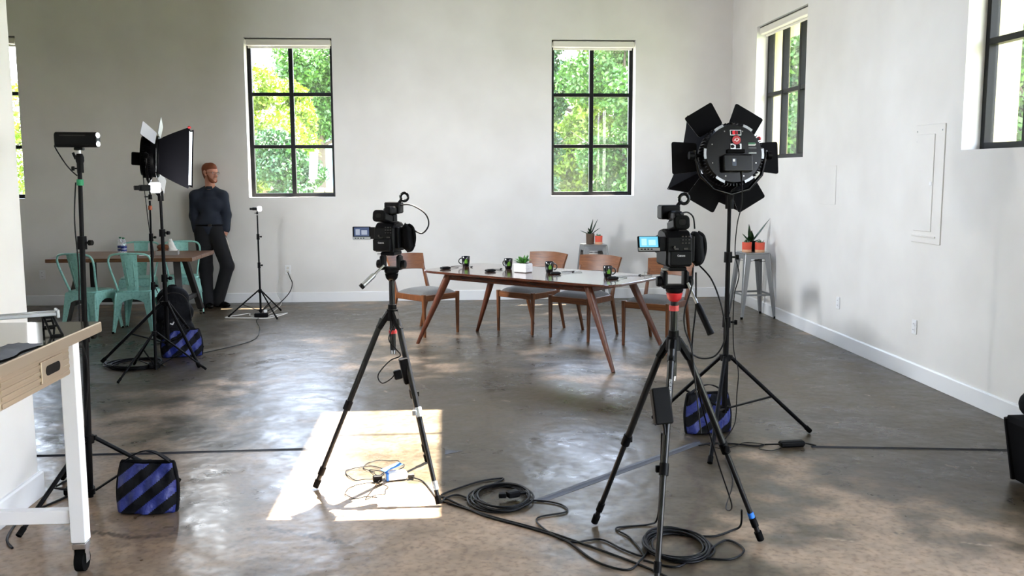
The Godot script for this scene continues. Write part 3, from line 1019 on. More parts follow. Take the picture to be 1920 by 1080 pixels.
func build_furniture() -> void:
	# ---------------- meeting table
	var U := V(0.7493, 0, 0.6622)     # along its length
	var W := V(0.6622, 0, -0.7493)    # across, away from the camera
	var tc := V(0.535, 0, 3.566)
	var th := 0.737
	var ang := atan2(-U.z, U.x)
	var t := thing("meeting_table", "long walnut meeting table with rounded corners and splayed tapered legs", "table", tc, ang)
	# local axes: x along the length, -z across (away from the camera)
	var top := mb(Transform3D(Basis(V(1, 0, 0), V(0, 0, -1), V(0, 1, 0)), V(0, th - 0.022, 0)))
	var pl := PackedVector2Array()
	for k in 48:   # soft, boat shaped top
		var a := TAU * k / 48.0
		var ca := cos(a)
		var sa := sin(a)
		var e := 2.0 / 9.0
		pl.append(Vector2(signf(ca) * pow(absf(ca), e) * 1.11, signf(sa) * pow(absf(sa), e) * 0.485))
	top.prism(pl, 0.0, 0.022, 0.004)
	part(t, "tabletop", top, M.walnut_x)
	for s in [-1.0, 1.0]:
		part(t, "apron", mb().box(V(0, th - 0.055, s * 0.36), V(1.66, 0.062, 0.024), 0.004), M.walnut_x)
		part(t, "end_apron", mb().box(V(s * 0.82, th - 0.055, 0), V(0.024, 0.062, 0.72), 0.004), M.walnut_y)
		for s2 in [-1.0, 1.0]:
			part(t, "leg", mb().tube([V(s * 0.80, th - 0.03, s2 * 0.36), V(s * 0.86, th - 0.16, s2 * 0.38), V(s * 1.13, 0.0, s2 * 0.465)], [0.036, 0.036, 0.017], 14), M.walnut_y)
	# ---------------- four chairs round it
	var ch := dining_chair()
	var spots := [[V(-0.384, 0, 2.664), V(0.67, 0, 0.74)], [V(0.393, 0, 2.62), V(-0.69, 0, 0.72)], [V(0.905, 0, 3.08), V(-0.67, 0, 0.745)], [V(1.58, 0, 3.553), V(-0.62, 0, 0.785)]]
	var cl := ["walnut dining chair standing at the end of the table", "walnut dining chair on the window side, beside the chair at the end", "walnut dining chair in front of the steel stool by the back wall", "walnut dining chair partly hidden behind the tripod with the red bowl"]
	for k in 4:
		var d: Vector3 = spots[k][1].normalized()
		var p: Vector3 = spots[k][0] - d * 0.25
		var c: Node3D = ch if k == 0 else copy(ch, p, 0.0)
		c.position = p
		c.rotation.y = atan2(d.x, d.z)
		c.set_meta("label", cl[k])
		c.set_meta("group", "walnut chairs round the meeting table")
	# ---------------- things on the meeting table
	build_table_things(U, W, tc, th)
	# ---------------- dining table on the left with turquoise chairs
	var dt := thing("trestle_table", "wooden trestle table with dark steel legs on castors and a plank top", "table", V(-3.9, 0, 1.38))
	for k in 5:
		part(dt, "plank", mb().box(V(0, 0.743, -0.5 + 0.2 * (k + 0.5)), V(1.57, 0.042, 0.198), 0.004), M.plank_x)
	for s in [-1.0, 1.0]:
		for s2 in [-1.0, 1.0]:
			var lg := part(dt, "leg", mb().bar(V(s * 0.52, 0.72, s2 * 0.16), V(s * 0.62, 0.075, s2 * 0.42), 0.075, 0.045, 0.004), M.dark_metal)
			part(lg, "caster", mb().cyl(V(s * 0.62 - 0.012, 0.03, s2 * 0.42), V(s * 0.62 + 0.012, 0.03, s2 * 0.42), 0.03, 0.03, 14).box(V(s * 0.62, 0.06, s2 * 0.42), V(0.04, 0.036, 0.03), 0.004), M.chrome)
		part(dt, "cross_bar", mb().bar(V(s * 0.58, 0.25, -0.34), V(s * 0.58, 0.25, 0.34), 0.05, 0.05, 0.004), M.dark_metal)
	part(dt, "stretcher", mb().bar(V(-0.57, 0.25, 0), V(0.57, 0.25, 0), 0.05, 0.06, 0.004), M.dark_metal)
	var mc := metal_chair()
	var g := "turquoise cafe chairs at the trestle table"
	mc.set_meta("group", g)
	mc.set_meta("label", "turquoise cafe chair with its back to the room, turned askew at the table corner")
	mc.position = V(-4.15, 0, 2.05)
	mc.rotation.y = PI - 0.30
	copy(mc, V(-3.66, 0, 2.05), PI + 0.02, "turquoise cafe chair with its back to the room, beside the backpack", g)
	copy(mc, V(-4.05, 0, 0.80), 0.1, "turquoise cafe chair on the wall side of the trestle table behind the water bottles", g)
	copy(mc, V(-3.53, 0, 0.75), 0.30, "turquoise cafe chair on the wall side of the trestle table beside the standing man", g)
	for k in 2:
		water_bottle(V(-3.985 + k * 0.062, 0.764, 1.55 + k * 0.08))
	snack_bag(V(-3.50, 0.764, 1.45))
	var pap := single("paper_sheet", "small white paper sheet lying by the snack tray", "paper", mb(Transform3D(Basis(Vector3.UP, 0.3), V(-3.72, 0.7648, 1.5))).box(Vector3.ZERO, V(0.16, 0.0012, 0.11)), M.white_paint)
	# ---------------- two stools with plants
	metal_stool(0.76, "metal_stool", "brushed steel stool by the back wall under two potted plants", V(1.585, 0, 0.36), 0.06)
	metal_stool(0.76, "metal_stool", "brushed steel stool against the right wall in the room corner under three pots", V(3.235, 0, 1.74), 0.08)
	build_plants()
	build_workbench()

func water_bottle(at: Vector3) -> void:
	var o := thing("water_bottle", "clear plastic water bottle with blue label and green cap on the trestle table", "bottle", at, 0.0, "water bottles on the trestle table")
	var cl := mat(Color(0.92, 0.96, 1.0, 0.18), 0.05)
	cl.transparency = BaseMaterial3D.TRANSPARENCY_ALPHA
	part(o, "bottle_body", mb().lathe([Vector2(0.0, 0.001), Vector2(0.028, 0.0), Vector2(0.032, 0.006), Vector2(0.032, 0.05), Vector2(0.0305, 0.055), Vector2(0.0325, 0.06), Vector2(0.0325, 0.13), Vector2(0.031, 0.145), Vector2(0.022, 0.175), Vector2(0.0125, 0.192), Vector2(0.0125, 0.198)], 18), cl)
	var lb := part(o, "label", mb().lathe([Vector2(0.0332, 0.062), Vector2(0.0332, 0.118)], 18), mat(c8(24, 44, 120), 0.35))
	part(lb, "label_band", mb().lathe([Vector2(0.0335, 0.084), Vector2(0.0335, 0.090)], 18), M.white_paint)
	part(o, "cap", mb().lathe([Vector2(0.0138, 0.198), Vector2(0.0138, 0.214), Vector2(0.0, 0.2145)], 16), mat(c8(28, 116, 74), 0.4))

func snack_bag(at: Vector3) -> void:
	var o := thing("snack_tray", "grey paper tray with brown bread and crumpled white paper on the trestle table", "food tray", at, 0.15)
	var tb := mb()
	tb.prism(rbox_poly(0.24, 0.16, 0.02), 0.0, 0.006)
	for s in [-1.0, 1.0]:
		tb.bar(V(-0.12, s * 0.078, 0.003), V(0.12, s * 0.078, 0.003), 0.004, 0.05, 0.0, -1, -1, V(0, 0, 1))
		tb.bar(V(s * 0.118, -0.08, 0.003), V(s * 0.118, 0.08, 0.003), 0.004, 0.05, 0.0, -1, -1, V(0, 0, 1))
	var tp := part(o, "tray", tb, mat(c8(150, 144, 138), 0.8))
	tp.rotation.x = -PI * 0.5
	tp.position.y = 0.024
	var br := mat(c8(120, 74, 48), 0.9)
	for k in 4:
		part(o, "bread_roll", mb().ell(V(-0.075 + (k % 2) * 0.055, 0.04 + (k / 2) * 0.05, (k % 2) * 0.03 - 0.02), V(0.042, 0.03, 0.034), 7, 10), br)
	# crumpled napkins
	var nb := mb()
	var g := RandomNumberGenerator.new()
	g.seed = 71
	var P := []
	for i in 9:
		var row := []
		for j in 13:
			var th := TAU * j / 12.0
			var f := i / 8.0
			var r := (0.062 * (1.0 - f * 0.75)) * (0.75 + 0.5 * g.randf()) if j < 12 else 0.0
			row.append(V(0.055 + f * -0.02 + cos(th) * r, 0.012 + f * 0.16 + g.randf() * 0.012, sin(th) * r * 0.8))
		row[12] = row[0]
		P.append(row)
	nb.grid(P)
	part(o, "crumpled_napkin", nb, M.softpaper if M.has("softpaper") else mat(c8(240, 238, 232), 0.9))

func mug(at: Vector3, turn: float, label: String) -> void:
	var o := thing("coffee_mug", label, "mug", at, 0.0, "black mugs on the meeting table")
	part(o, "cup", mb().lathe([Vector2(0, 0.0005), Vector2(0.030, 0.0), Vector2(0.033, 0.004), Vector2(0.039, 0.05), Vector2(0.043, 0.103), Vector2(0.0415, 0.105), Vector2(0.040, 0.103), Vector2(0.036, 0.05), Vector2(0.031, 0.008), Vector2(0.0, 0.006)], 24), M.mug)
	var pts := []
	for k in 9:
		var a := -PI * 0.5 + PI * k / 8.0
		pts.append(V(0.038 + cos(a) * 0.034, 0.056 + sin(a) * 0.030, 0))
	var hd := part(o, "handle", mb().tube(pts, 0.0055, 8), M.mug)
	hd.rotation.y = turn
	# green mark: five upright strokes of unequal height over a bar, on the side that faces the room
	var heights := [0.020, 0.032, 0.026, 0.030, 0.016]
	var pr := Node3D.new()
	pr.name = "printed_mark"
	o.add_child(pr)
	for k in 5:
		var ph := -0.36 + k * 0.15 + PI * 0.5
		var r := 0.0405
		var b := mb(Transform3D(Basis(Vector3.UP, PI * 0.5 - ph), V(cos(ph) * r, 0.056, sin(ph) * r)))
		b.box(V(0, (heights[k] - 0.03) * 0.5, 0.0002), V(0.0046, heights[k] + 0.012, 0.0012), 0.0004, Basis(Vector3.RIGHT, 0.075))
		part(pr, "stroke", b, M.mug_green)

func mic_pack(at: Vector3, turn: float, wire: Array, label: String) -> void:
	var o := thing("microphone_pack", label, "microphone", at, turn, "clip microphone packs on the meeting table")
	var b := part(o, "pack", mb().box(V(0, 0.011, 0), V(0.095, 0.02, 0.062), 0.006), M.black)
	part(b, "clip", mb().box(V(0.0, 0.0235, 0), V(0.06, 0.004, 0.022), 0.001), M.black_gloss)
	part(o, "wire", mb().tube(sweep(wire, 5), 0.0016, 5), M.cable)
	part(o, "clip_microphone", mb().cyl(wire[wire.size() - 1], wire[wire.size() - 1] + V(0.022, 0.004, 0), 0.005, 0.005, 8), M.black)

func build_table_things(U: Vector3, W: Vector3, tc: Vector3, th: float) -> void:
	M.mug = mat(c8(13, 14, 18), 0.12)
	M.mug_green = mat(c8(110, 170, 52), 0.5)
	var y := th + 0.001
	mug(V(-0.128, y, 2.895), PI, "black coffee mug with green mark nearest the chair at the table end")
	mug(V(0.285, y, 3.195), PI * 0.75, "black coffee mug half hidden behind the potted succulent")
	mug(V(0.65, y, 3.57), 0.0, "black coffee mug with green mark next to the succulent, on its open side")
	mug(V(1.13, y, 4.02), 0.0, "black coffee mug with green mark farthest from the succulent, near the splayed corner")
	mic_pack(V(-0.335, y, 3.14), 0.5, [V(0.045, 0.012, 0), V(0.09, 0.003, 0.0), V(0.16, 0.003, -0.04), V(0.21, 0.003, -0.12), V(0.16, 0.003, -0.18), V(0.27, 0.003, -0.2), V(0.34, 0.003, -0.1), V(0.3, 0.003, -0.02)], "black microphone pack on the table corner by the end chair")
	mic_pack(V(0.095, y, 3.42), 0.5, [V(0.045, 0.012, 0), V(0.10, 0.003, 0.01), V(0.15, 0.003, -0.02), V(0.17, 0.003, -0.08), V(0.11, 0.003, -0.11), V(0.13, 0.003, -0.16), V(0.2, 0.003, -0.14)], "black microphone pack between the end chair and the white succulent pot")
	mic_pack(V(0.69, y, 3.72), 0.1, [V(0.045, 0.012, 0), V(0.1, 0.003, -0.03), V(0.19, 0.003, -0.06), V(0.28, 0.003, -0.10), V(0.26, 0.003, -0.2), V(0.16, 0.003, -0.22), V(0.1, 0.003, -0.19), V(0.2, 0.003, -0.17)], "black microphone pack touching the mug next to the succulent")
	mic_pack(V(1.15, y, 4.17), 0.05, [V(0.045, 0.012, 0), V(0.11, 0.003, -0.04), V(0.15, 0.003, -0.10), V(0.06, 0.003, -0.16), V(0.2, 0.003, -0.24), V(0.34, 0.003, -0.21), V(0.36, 0.03, -0.27), V(0.42, 0.003, -0.22), V(0.3, 0.003, -0.25)], "black microphone pack beside the mug farthest from the succulent")
	# succulent in a white ribbed pot
	var o := thing("potted_succulent", "spiky green succulent in a square white textured pot on the meeting table", "plant", V(0.405, y, 3.50), ang_of(U))
	var pm := mat(c8(226, 222, 222), 0.7)
	pm.normal_enabled = true
	pm.normal_texture = noise_tex(0.03, [8.0], 256, 81, true, 3)
	pm.normal_scale = 0.9
	tri(pm, 6.0)
	part(o, "pot", mb().box(V(0, 0.044, 0), V(0.155, 0.088, 0.115), 0.01), pm)
	part(o, "soil", mb().box(V(0, 0.0875, 0), V(0.135, 0.004, 0.095)), mat(c8(50, 40, 32), 0.95))
	var gm := leafless(c8(70, 140, 46))
	var gd := leafless(c8(38, 92, 38))
	var g := RandomNumberGenerator.new()
	g.seed = 91
	for k in 34:
		var an := g.randf() * TAU
		var tilt := g.randf_range(0.15, 1.15)
		blade(o, "leaf", V(cos(an) * 0.018, 0.085, sin(an) * 0.018), V(cos(an) * sin(tilt), cos(tilt), sin(an) * sin(tilt)), g.randf_range(0.075, 0.115), 0.011, 0.012, gm if k % 3 else gd)

func ang_of(u: Vector3) -> float:
	return atan2(-u.z, u.x)

func leafless(c: Color) -> StandardMaterial3D:
	var m := mat(c, 0.4)
	m.backlight_enabled = true
	m.backlight = c.darkened(0.5)
	return m

func blade(o: Node, called: String, at: Vector3, d: Vector3, L: float, w: float, curl: float, m: Material, wave := 0.0) -> void:  # a pointed leaf with a keel
	d = d.normalized()
	var s := d.cross(Vector3.UP)
	s = s.normalized() if s.length() > 0.05 else Vector3.RIGHT
	var nn := s.cross(d).normalized()
	var P := []
	for i in 8:
		var f := i / 7.0
		var wid := w * sin(PI * clampf(0.22 + f * 0.78, 0.0, 0.995)) * 1.05
		var c := at + d * L * f - nn * 0.0 + Vector3.DOWN * curl * f * f * 2.0 + s * wave * sin(f * 5.0)
		P.append([c - s * wid, c - nn * wid * 0.45, c + s * wid])
	part(o, called, mb().grid(P, 0.002), m)

func small_pot(o: Node3D, at: Vector3, r: float, h: float, m0: Material, m1: Material) -> void:
	var p := part(o, "pot", mb(Transform3D(Basis(), at)).lathe([Vector2(0, 0.0005), Vector2(r * 0.93, 0.0), Vector2(r * 0.95, 0.004), Vector2(r, h), Vector2(r * 0.93, h), Vector2(r * 0.9, h * 0.88), Vector2(0, h * 0.88)], 20), m0)
	if m1 != null:
		part(p, "bare_clay_base", mb(Transform3D(Basis(), at)).lathe([Vector2(r * 0.945, 0.0), Vector2(r * 0.957 + 0.0012, 0.004), Vector2(r * 0.963 + 0.0012, h * 0.27)], 20), m1)

func build_plants() -> void:
	var coral := mat(c8(232, 96, 74), 0.35)
	var clay := mat(c8(222, 172, 138), 0.7)
	var brown := mat(c8(94, 74, 58), 0.6)
	var snake := leafless(c8(46, 92, 44))
	snake.albedo_texture = noise_tex(0.06, [[0.3, c8(30, 60, 36)], [0.6, c8(110, 170, 90)]], 128, 95)
	tri(snake, 4.0)
	var dark := leafless(c8(30, 62, 40))
	var pale := leafless(c8(96, 136, 112))
	var g := RandomNumberGenerator.new()
	g.seed = 17
	var top := 0.761
	var o := thing("potted_aloe", "upright snake plant in a brown pot on the stool by the back wall", "plant", V(1.545, top, 0.33))
	small_pot(o, Vector3.ZERO, 0.055, 0.135, brown, null)
	for d in [[V(-0.85, 0.5, 0.1), 0.16, dark], [V(0.12, 1, 0.1), 0.23, snake], [V(0.45, 0.95, -0.1), 0.25, dark], [V(0.85, 0.75, 0.1), 0.17, dark], [V(-0.15, 1, -0.2), 0.12, snake], [V(-0.5, 0.8, 0.3), 0.09, snake], [V(0.2, 0.8, 0.5), 0.1, dark]]:
		blade(o, "leaf", V(0, 0.118, 0), d[0], d[1], 0.02, 0.012, d[2], 0.008)
	o = thing("potted_succulent", "small pale succulent in a coral glazed pot on the stool by the back wall", "plant", V(1.645, top, 0.40))
	small_pot(o, Vector3.ZERO, 0.05, 0.11, coral, clay)
	for k in 16:
		var an := g.randf() * TAU
		blade(o, "leaf", V(0, 0.095, 0), V(cos(an), g.randf_range(0.5, 1.6), sin(an)), g.randf_range(0.035, 0.055), 0.009, 0.0, pale)
	# the corner stool
	top = 0.761
	o = thing("potted_aloe", "tall dark snake plant behind the two coral pots on the corner stool", "plant", V(3.235, top, 1.66))
	small_pot(o, Vector3.ZERO, 0.055, 0.12, M.black_matte, null)
	for d in [[V(-0.18, 1, 0.1), 0.24, snake], [V(0.75, 1.0, 0.0), 0.37, dark], [V(-0.7, 0.75, 0.1), 0.17, dark], [V(0.4, 0.75, 0.2), 0.14, dark], [V(0.1, 1, -0.1), 0.16, snake], [V(0.9, 0.5, 0.3), 0.12, dark], [V(-0.4, 0.7, 0.4), 0.13, snake]]:
		blade(o, "leaf", V(0, 0.10, 0), d[0], d[1], 0.026, 0.008, d[2], 0.006)
	var k2 := 0
	for p in [V(3.145, top, 1.79), V(3.285, top, 1.83)]:
		o = thing("potted_succulent", ["small green succulent in a coral glazed pot on the corner stool, away from the wall", "small green succulent in a coral glazed pot on the corner stool, on the wall side"][k2], "plant", p)
		small_pot(o, Vector3.ZERO, 0.056, 0.115, coral, clay)
		for k in 18:
			var an := g.randf() * TAU
			blade(o, "leaf", V(cos(an) * 0.012, 0.098, sin(an) * 0.012), V(cos(an), g.randf_range(0.6, 2.2), sin(an)), g.randf_range(0.035, 0.06), 0.010, 0.0, pale if (k + k2) % 3 else snake)
		k2 += 1

func build_workbench() -> void:
	# rolling workbench along the white partition; only its far end is in the picture
	var o := thing("workbench", "white legged rolling workbench with a steel top and ribbed metal drawers", "workbench", V(-2.13, 0, 9.06))
	var th := 1.05
	var hx := 0.315
	var hz := 0.81
	var bm := mat(c8(208, 190, 168), 0.34, 0.8)
	var tm := mat(c8(120, 116, 108), 0.10, 0.9)
	part(o, "worktop", mb().box(V(0, th - 0.022, 0), V(hx * 2, 0.044, hz * 2), 0.004), bm)
	part(o, "worktop_sheet", mb().box(V(0, th + 0.001, 0), V(hx * 2 - 0.012, 0.002, hz * 2 - 0.012)), tm)
	part(o, "drawer_case", mb().box(V(-0.012, th - 0.115, 0.06), V(0.52, 0.14, 1.30), 0.003), bm)
	for k in 2:
		var zc := -0.27 + k * 0.64
		var dr := part(o, "drawer", mb().box(V(0.255, th - 0.115, zc), V(0.02, 0.128, 0.60), 0.003), bm)
		for r in 5:
			part(dr, "rib", mb().box(V(0.267, th - 0.165 + r * 0.025, zc), V(0.005, 0.016, 0.585), 0.002), bm)
		var hp := part(dr, "handle_plate", mb().box(V(0.2705, th - 0.115, zc - 0.12), V(0.008, 0.085, 0.20), 0.003), bm)
		hp.set_meta("label", "recessed drawer pull with a black slot")
		part(dr, "handle_slot", mb(Transform3D(Basis(V(0, 0, 1), V(0, 1, 0), V(-1, 0, 0)), V(0.2735, th - 0.115, zc - 0.12))).prism(rbox_poly(0.13, 0.038, 0.018), -0.0025, 0.0), M.black)
	for sx in [-1.0, 1.0]:
		for sz in [-1.0, 1.0]:
			var p := V(0.233 if sx > 0 else -0.275, 0, sz * 0.675 + 0.02)
			var lg := part(o, "leg", mb().box(V(p.x, 0.13 + (th - 0.174) * 0.5, p.z), V(0.062, th - 0.174, 0.062), 0.005), M.white_paint)
			part(lg, "caster_fork", mb().box(V(p.x, 0.115, p.z), V(0.058, 0.028, 0.058), 0.004).box(V(p.x - 0.024, 0.075, p.z), V(0.004, 0.07, 0.04)).box(V(p.x + 0.024, 0.075, p.z), V(0.004, 0.07, 0.04)), M.chrome)
			part(lg, "caster_wheel", mb().cyl(V(p.x - 0.018, 0.047, p.z), V(p.x + 0.018, 0.047, p.z), 0.047, 0.047, 20), M.rubber)
	part(o, "stretcher", mb().box(V(-0.275, 0.245, 0.02), V(0.045, 0.06, 1.286), 0.004), M.white_paint)
	for sz in [-1.0, 1.0]:
		part(o, "end_stretcher", mb().box(V(-0.021, 0.245, sz * 0.675 + 0.02), V(0.444, 0.06, 0.045), 0.004), M.white_paint)
	# camera slider lying on the top
	o = thing("camera_slider", "silver camera slider rail with black folding feet lying on the workbench", "camera slider", V(-2.10, th + 0.0025, 8.62), 0.5)
	var ry := 0.075
	for s in [-1.0, 1.0]:
		part(o, "rail", mb().box(V(0, ry, s * 0.022), V(0.46, 0.016, 0.018), 0.003), M.alu)
	part(o, "carriage", mb().box(V(-0.10, ry + 0.014, 0), V(0.10, 0.024, 0.075), 0.004), M.alu)
	part(o, "knob", mb().cyl(V(-0.12, ry + 0.026, 0), V(-0.12, ry + 0.04, 0), 0.009, 0.008, 10), M.black)
	for e in [-1.0, 1.0]:
		part(o, "end_plate", mb().box(V(e * 0.235, ry, 0), V(0.012, 0.034, 0.075), 0.003), M.alu)
		for s in [-1.0, 1.0]:
			var a := V(e * 0.20, ry - 0.012, s * 0.022)
			var d := V(e * 0.215, 0.004, s * 0.125)
			var m := (a + d) * 0.5
			var lg := mb()
			lg.bar(a + V(-0.016, 0, 0), d + V(-0.02, 0, 0), 0.008, 0.010, 0.002)
			lg.bar(a + V(0.016, 0, 0), d + V(0.02, 0, 0), 0.008, 0.010, 0.002)
			lg.bar(d + V(-0.024, 0, 0), d + V(0.024, 0, 0), 0.010, 0.008, 0.002)
			lg.bar(a + V(-0.02, 0, 0), a + V(0.02, 0, 0), 0.010, 0.010, 0.002)
			lg.bar(m + V(-0.018, 0, 0), m + V(0.018, 0, 0), 0.006, 0.008, 0.002)
			part(o, "folding_foot", lg, M.black)
	# added dark sheet standing in for a reflection along the front edge
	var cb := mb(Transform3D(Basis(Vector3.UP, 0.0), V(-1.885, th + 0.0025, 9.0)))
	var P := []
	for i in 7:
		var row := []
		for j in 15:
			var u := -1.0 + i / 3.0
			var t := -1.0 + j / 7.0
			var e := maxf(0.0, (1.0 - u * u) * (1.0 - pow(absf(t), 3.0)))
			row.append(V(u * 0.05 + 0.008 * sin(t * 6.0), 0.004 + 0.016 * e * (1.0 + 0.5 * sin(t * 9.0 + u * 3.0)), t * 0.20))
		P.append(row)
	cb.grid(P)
	single("dark_reflection_sheet", "added dark grey sheet standing in for a reflection along the front of the workbench top", "cloth", cb, mat(c8(92, 94, 100), 0.9))

# ------------------------------------------------------------------ the standing man
func nets(b: MB, bones: Array, cell: float, k: float, grow := 0.0) -> void:  # bones [a, b, ra, rb]; smooth union meshed as surface nets
	var lo := Vector3.INF
	var hi := -Vector3.INF
	for e in bones:
		var r: float = maxf(e[2], e[3]) + grow + k + cell * 3.0
		for p in [e[0], e[1]]:
			lo = lo.min(p - Vector3.ONE * r)
			hi = hi.max(p + Vector3.ONE * r)
	var nx := int((hi.x - lo.x) / cell) + 2
	var ny := int((hi.y - lo.y) / cell) + 2
	var nz := int((hi.z - lo.z) / cell) + 2
	var F := PackedFloat32Array()
	F.resize(nx * ny * nz)
	F.fill(0.2)
	for e in bones:
		var a: Vector3 = e[0]
		var ba: Vector3 = e[1] - a
		var l2 := maxf(ba.length_squared(), 1e-9)
		var ra: float = e[2] + grow
		var rb: float = e[3] + grow
		var r: float = maxf(ra, rb) + k + cell * 2.5
		var i0 := (a.min(e[1]) - Vector3.ONE * r - lo) / cell
		var i1 := (a.max(e[1]) + Vector3.ONE * r - lo) / cell
		for iz in range(maxi(int(i0.z), 0), mini(int(i1.z) + 1, nz - 1)):
			for iy in range(maxi(int(i0.y), 0), mini(int(i1.y) + 1, ny - 1)):
				for ix in range(maxi(int(i0.x), 0), mini(int(i1.x) + 1, nx - 1)):
					var p := lo + Vector3(ix, iy, iz) * cell - a
					var t := clampf(p.dot(ba) / l2, 0.0, 1.0)
					var d := (p - ba * t).length() - lerpf(ra, rb, t)
					var id := (iz * ny + iy) * nx + ix
					var f := F[id]
					var h := maxf(k - absf(f - d), 0.0) / k
					F[id] = minf(f, d) - h * h * k * 0.25
	var at := {}
	var sy := nx
	var sz := nx * ny
	var offs := [0, 1, sy, sy + 1, sz, sz + 1, sz + sy, sz + sy + 1]
	var oc := [V(0, 0, 0), V(1, 0, 0), V(0, 1, 0), V(1, 1, 0), V(0, 0, 1), V(1, 0, 1), V(0, 1, 1), V(1, 1, 1)]
	var ed := [[0, 1], [2, 3], [4, 5], [6, 7], [0, 2], [1, 3], [4, 6], [5, 7], [0, 4], [1, 5], [2, 6], [3, 7]]
	var pos := []
	var nor := []
	for iz in nz - 1:
		for iy in ny - 1:
			var row := (iz * ny + iy) * nx
			for ix in nx - 1:
				var id := row + ix
				if F[id] > 0.19 and F[id + sz + sy + 1] > 0.19: continue
				var m := 0
				for c in 8:
					if F[id + offs[c]] < 0.0: m |= 1 << c
				if m == 0 or m == 255: continue
				var s := Vector3.ZERO
				var cnt := 0
				for e in ed:
					var fa := F[id + offs[e[0]]]
					var fb := F[id + offs[e[1]]]
					if (fa < 0.0) != (fb < 0.0):
						s += oc[e[0]].lerp(oc[e[1]], fa / (fa - fb))
						cnt += 1
				s /= cnt
				at[id] = pos.size()
				pos.append(lo + (V(ix, iy, iz) + s) * cell)
				var gx := (F[id + 1] + F[id + 1 + sy] + F[id + 1 + sz] + F[id + 1 + sy + sz]) - (F[id] + F[id + sy] + F[id + sz] + F[id + sy + sz])
				var gy := (F[id + sy] + F[id + 1 + sy] + F[id + sy + sz] + F[id + 1 + sy + sz]) - (F[id] + F[id + 1] + F[id + sz] + F[id + 1 + sz])
				var gz := (F[id + sz] + F[id + 1 + sz] + F[id + sy + sz] + F[id + 1 + sy + sz]) - (F[id] + F[id + 1] + F[id + sy] + F[id + 1 + sy])
				nor.append(V(gx, gy, gz).normalized())
	for id in at:
		var inside: bool = F[id] < 0.0
		for ax in [[1, sy, sz], [sy, sz, 1], [sz, 1, sy]]:
			if inside == (F[id + ax[0]] < 0.0): continue
			var q := [id, id - ax[1], id - ax[1] - ax[2], id - ax[2]]
			if at.has(q[1]) and at.has(q[2]) and at.has(q[3]):
				var w := [at[q[0]], at[q[1]], at[q[2]], at[q[3]]]
				b.t(pos[w[0]], pos[w[1]], pos[w[2]], nor[w[0]], nor[w[1]], nor[w[2]])
				b.t(pos[w[0]], pos[w[2]], pos[w[3]], nor[w[0]], nor[w[2]], nor[w[3]])

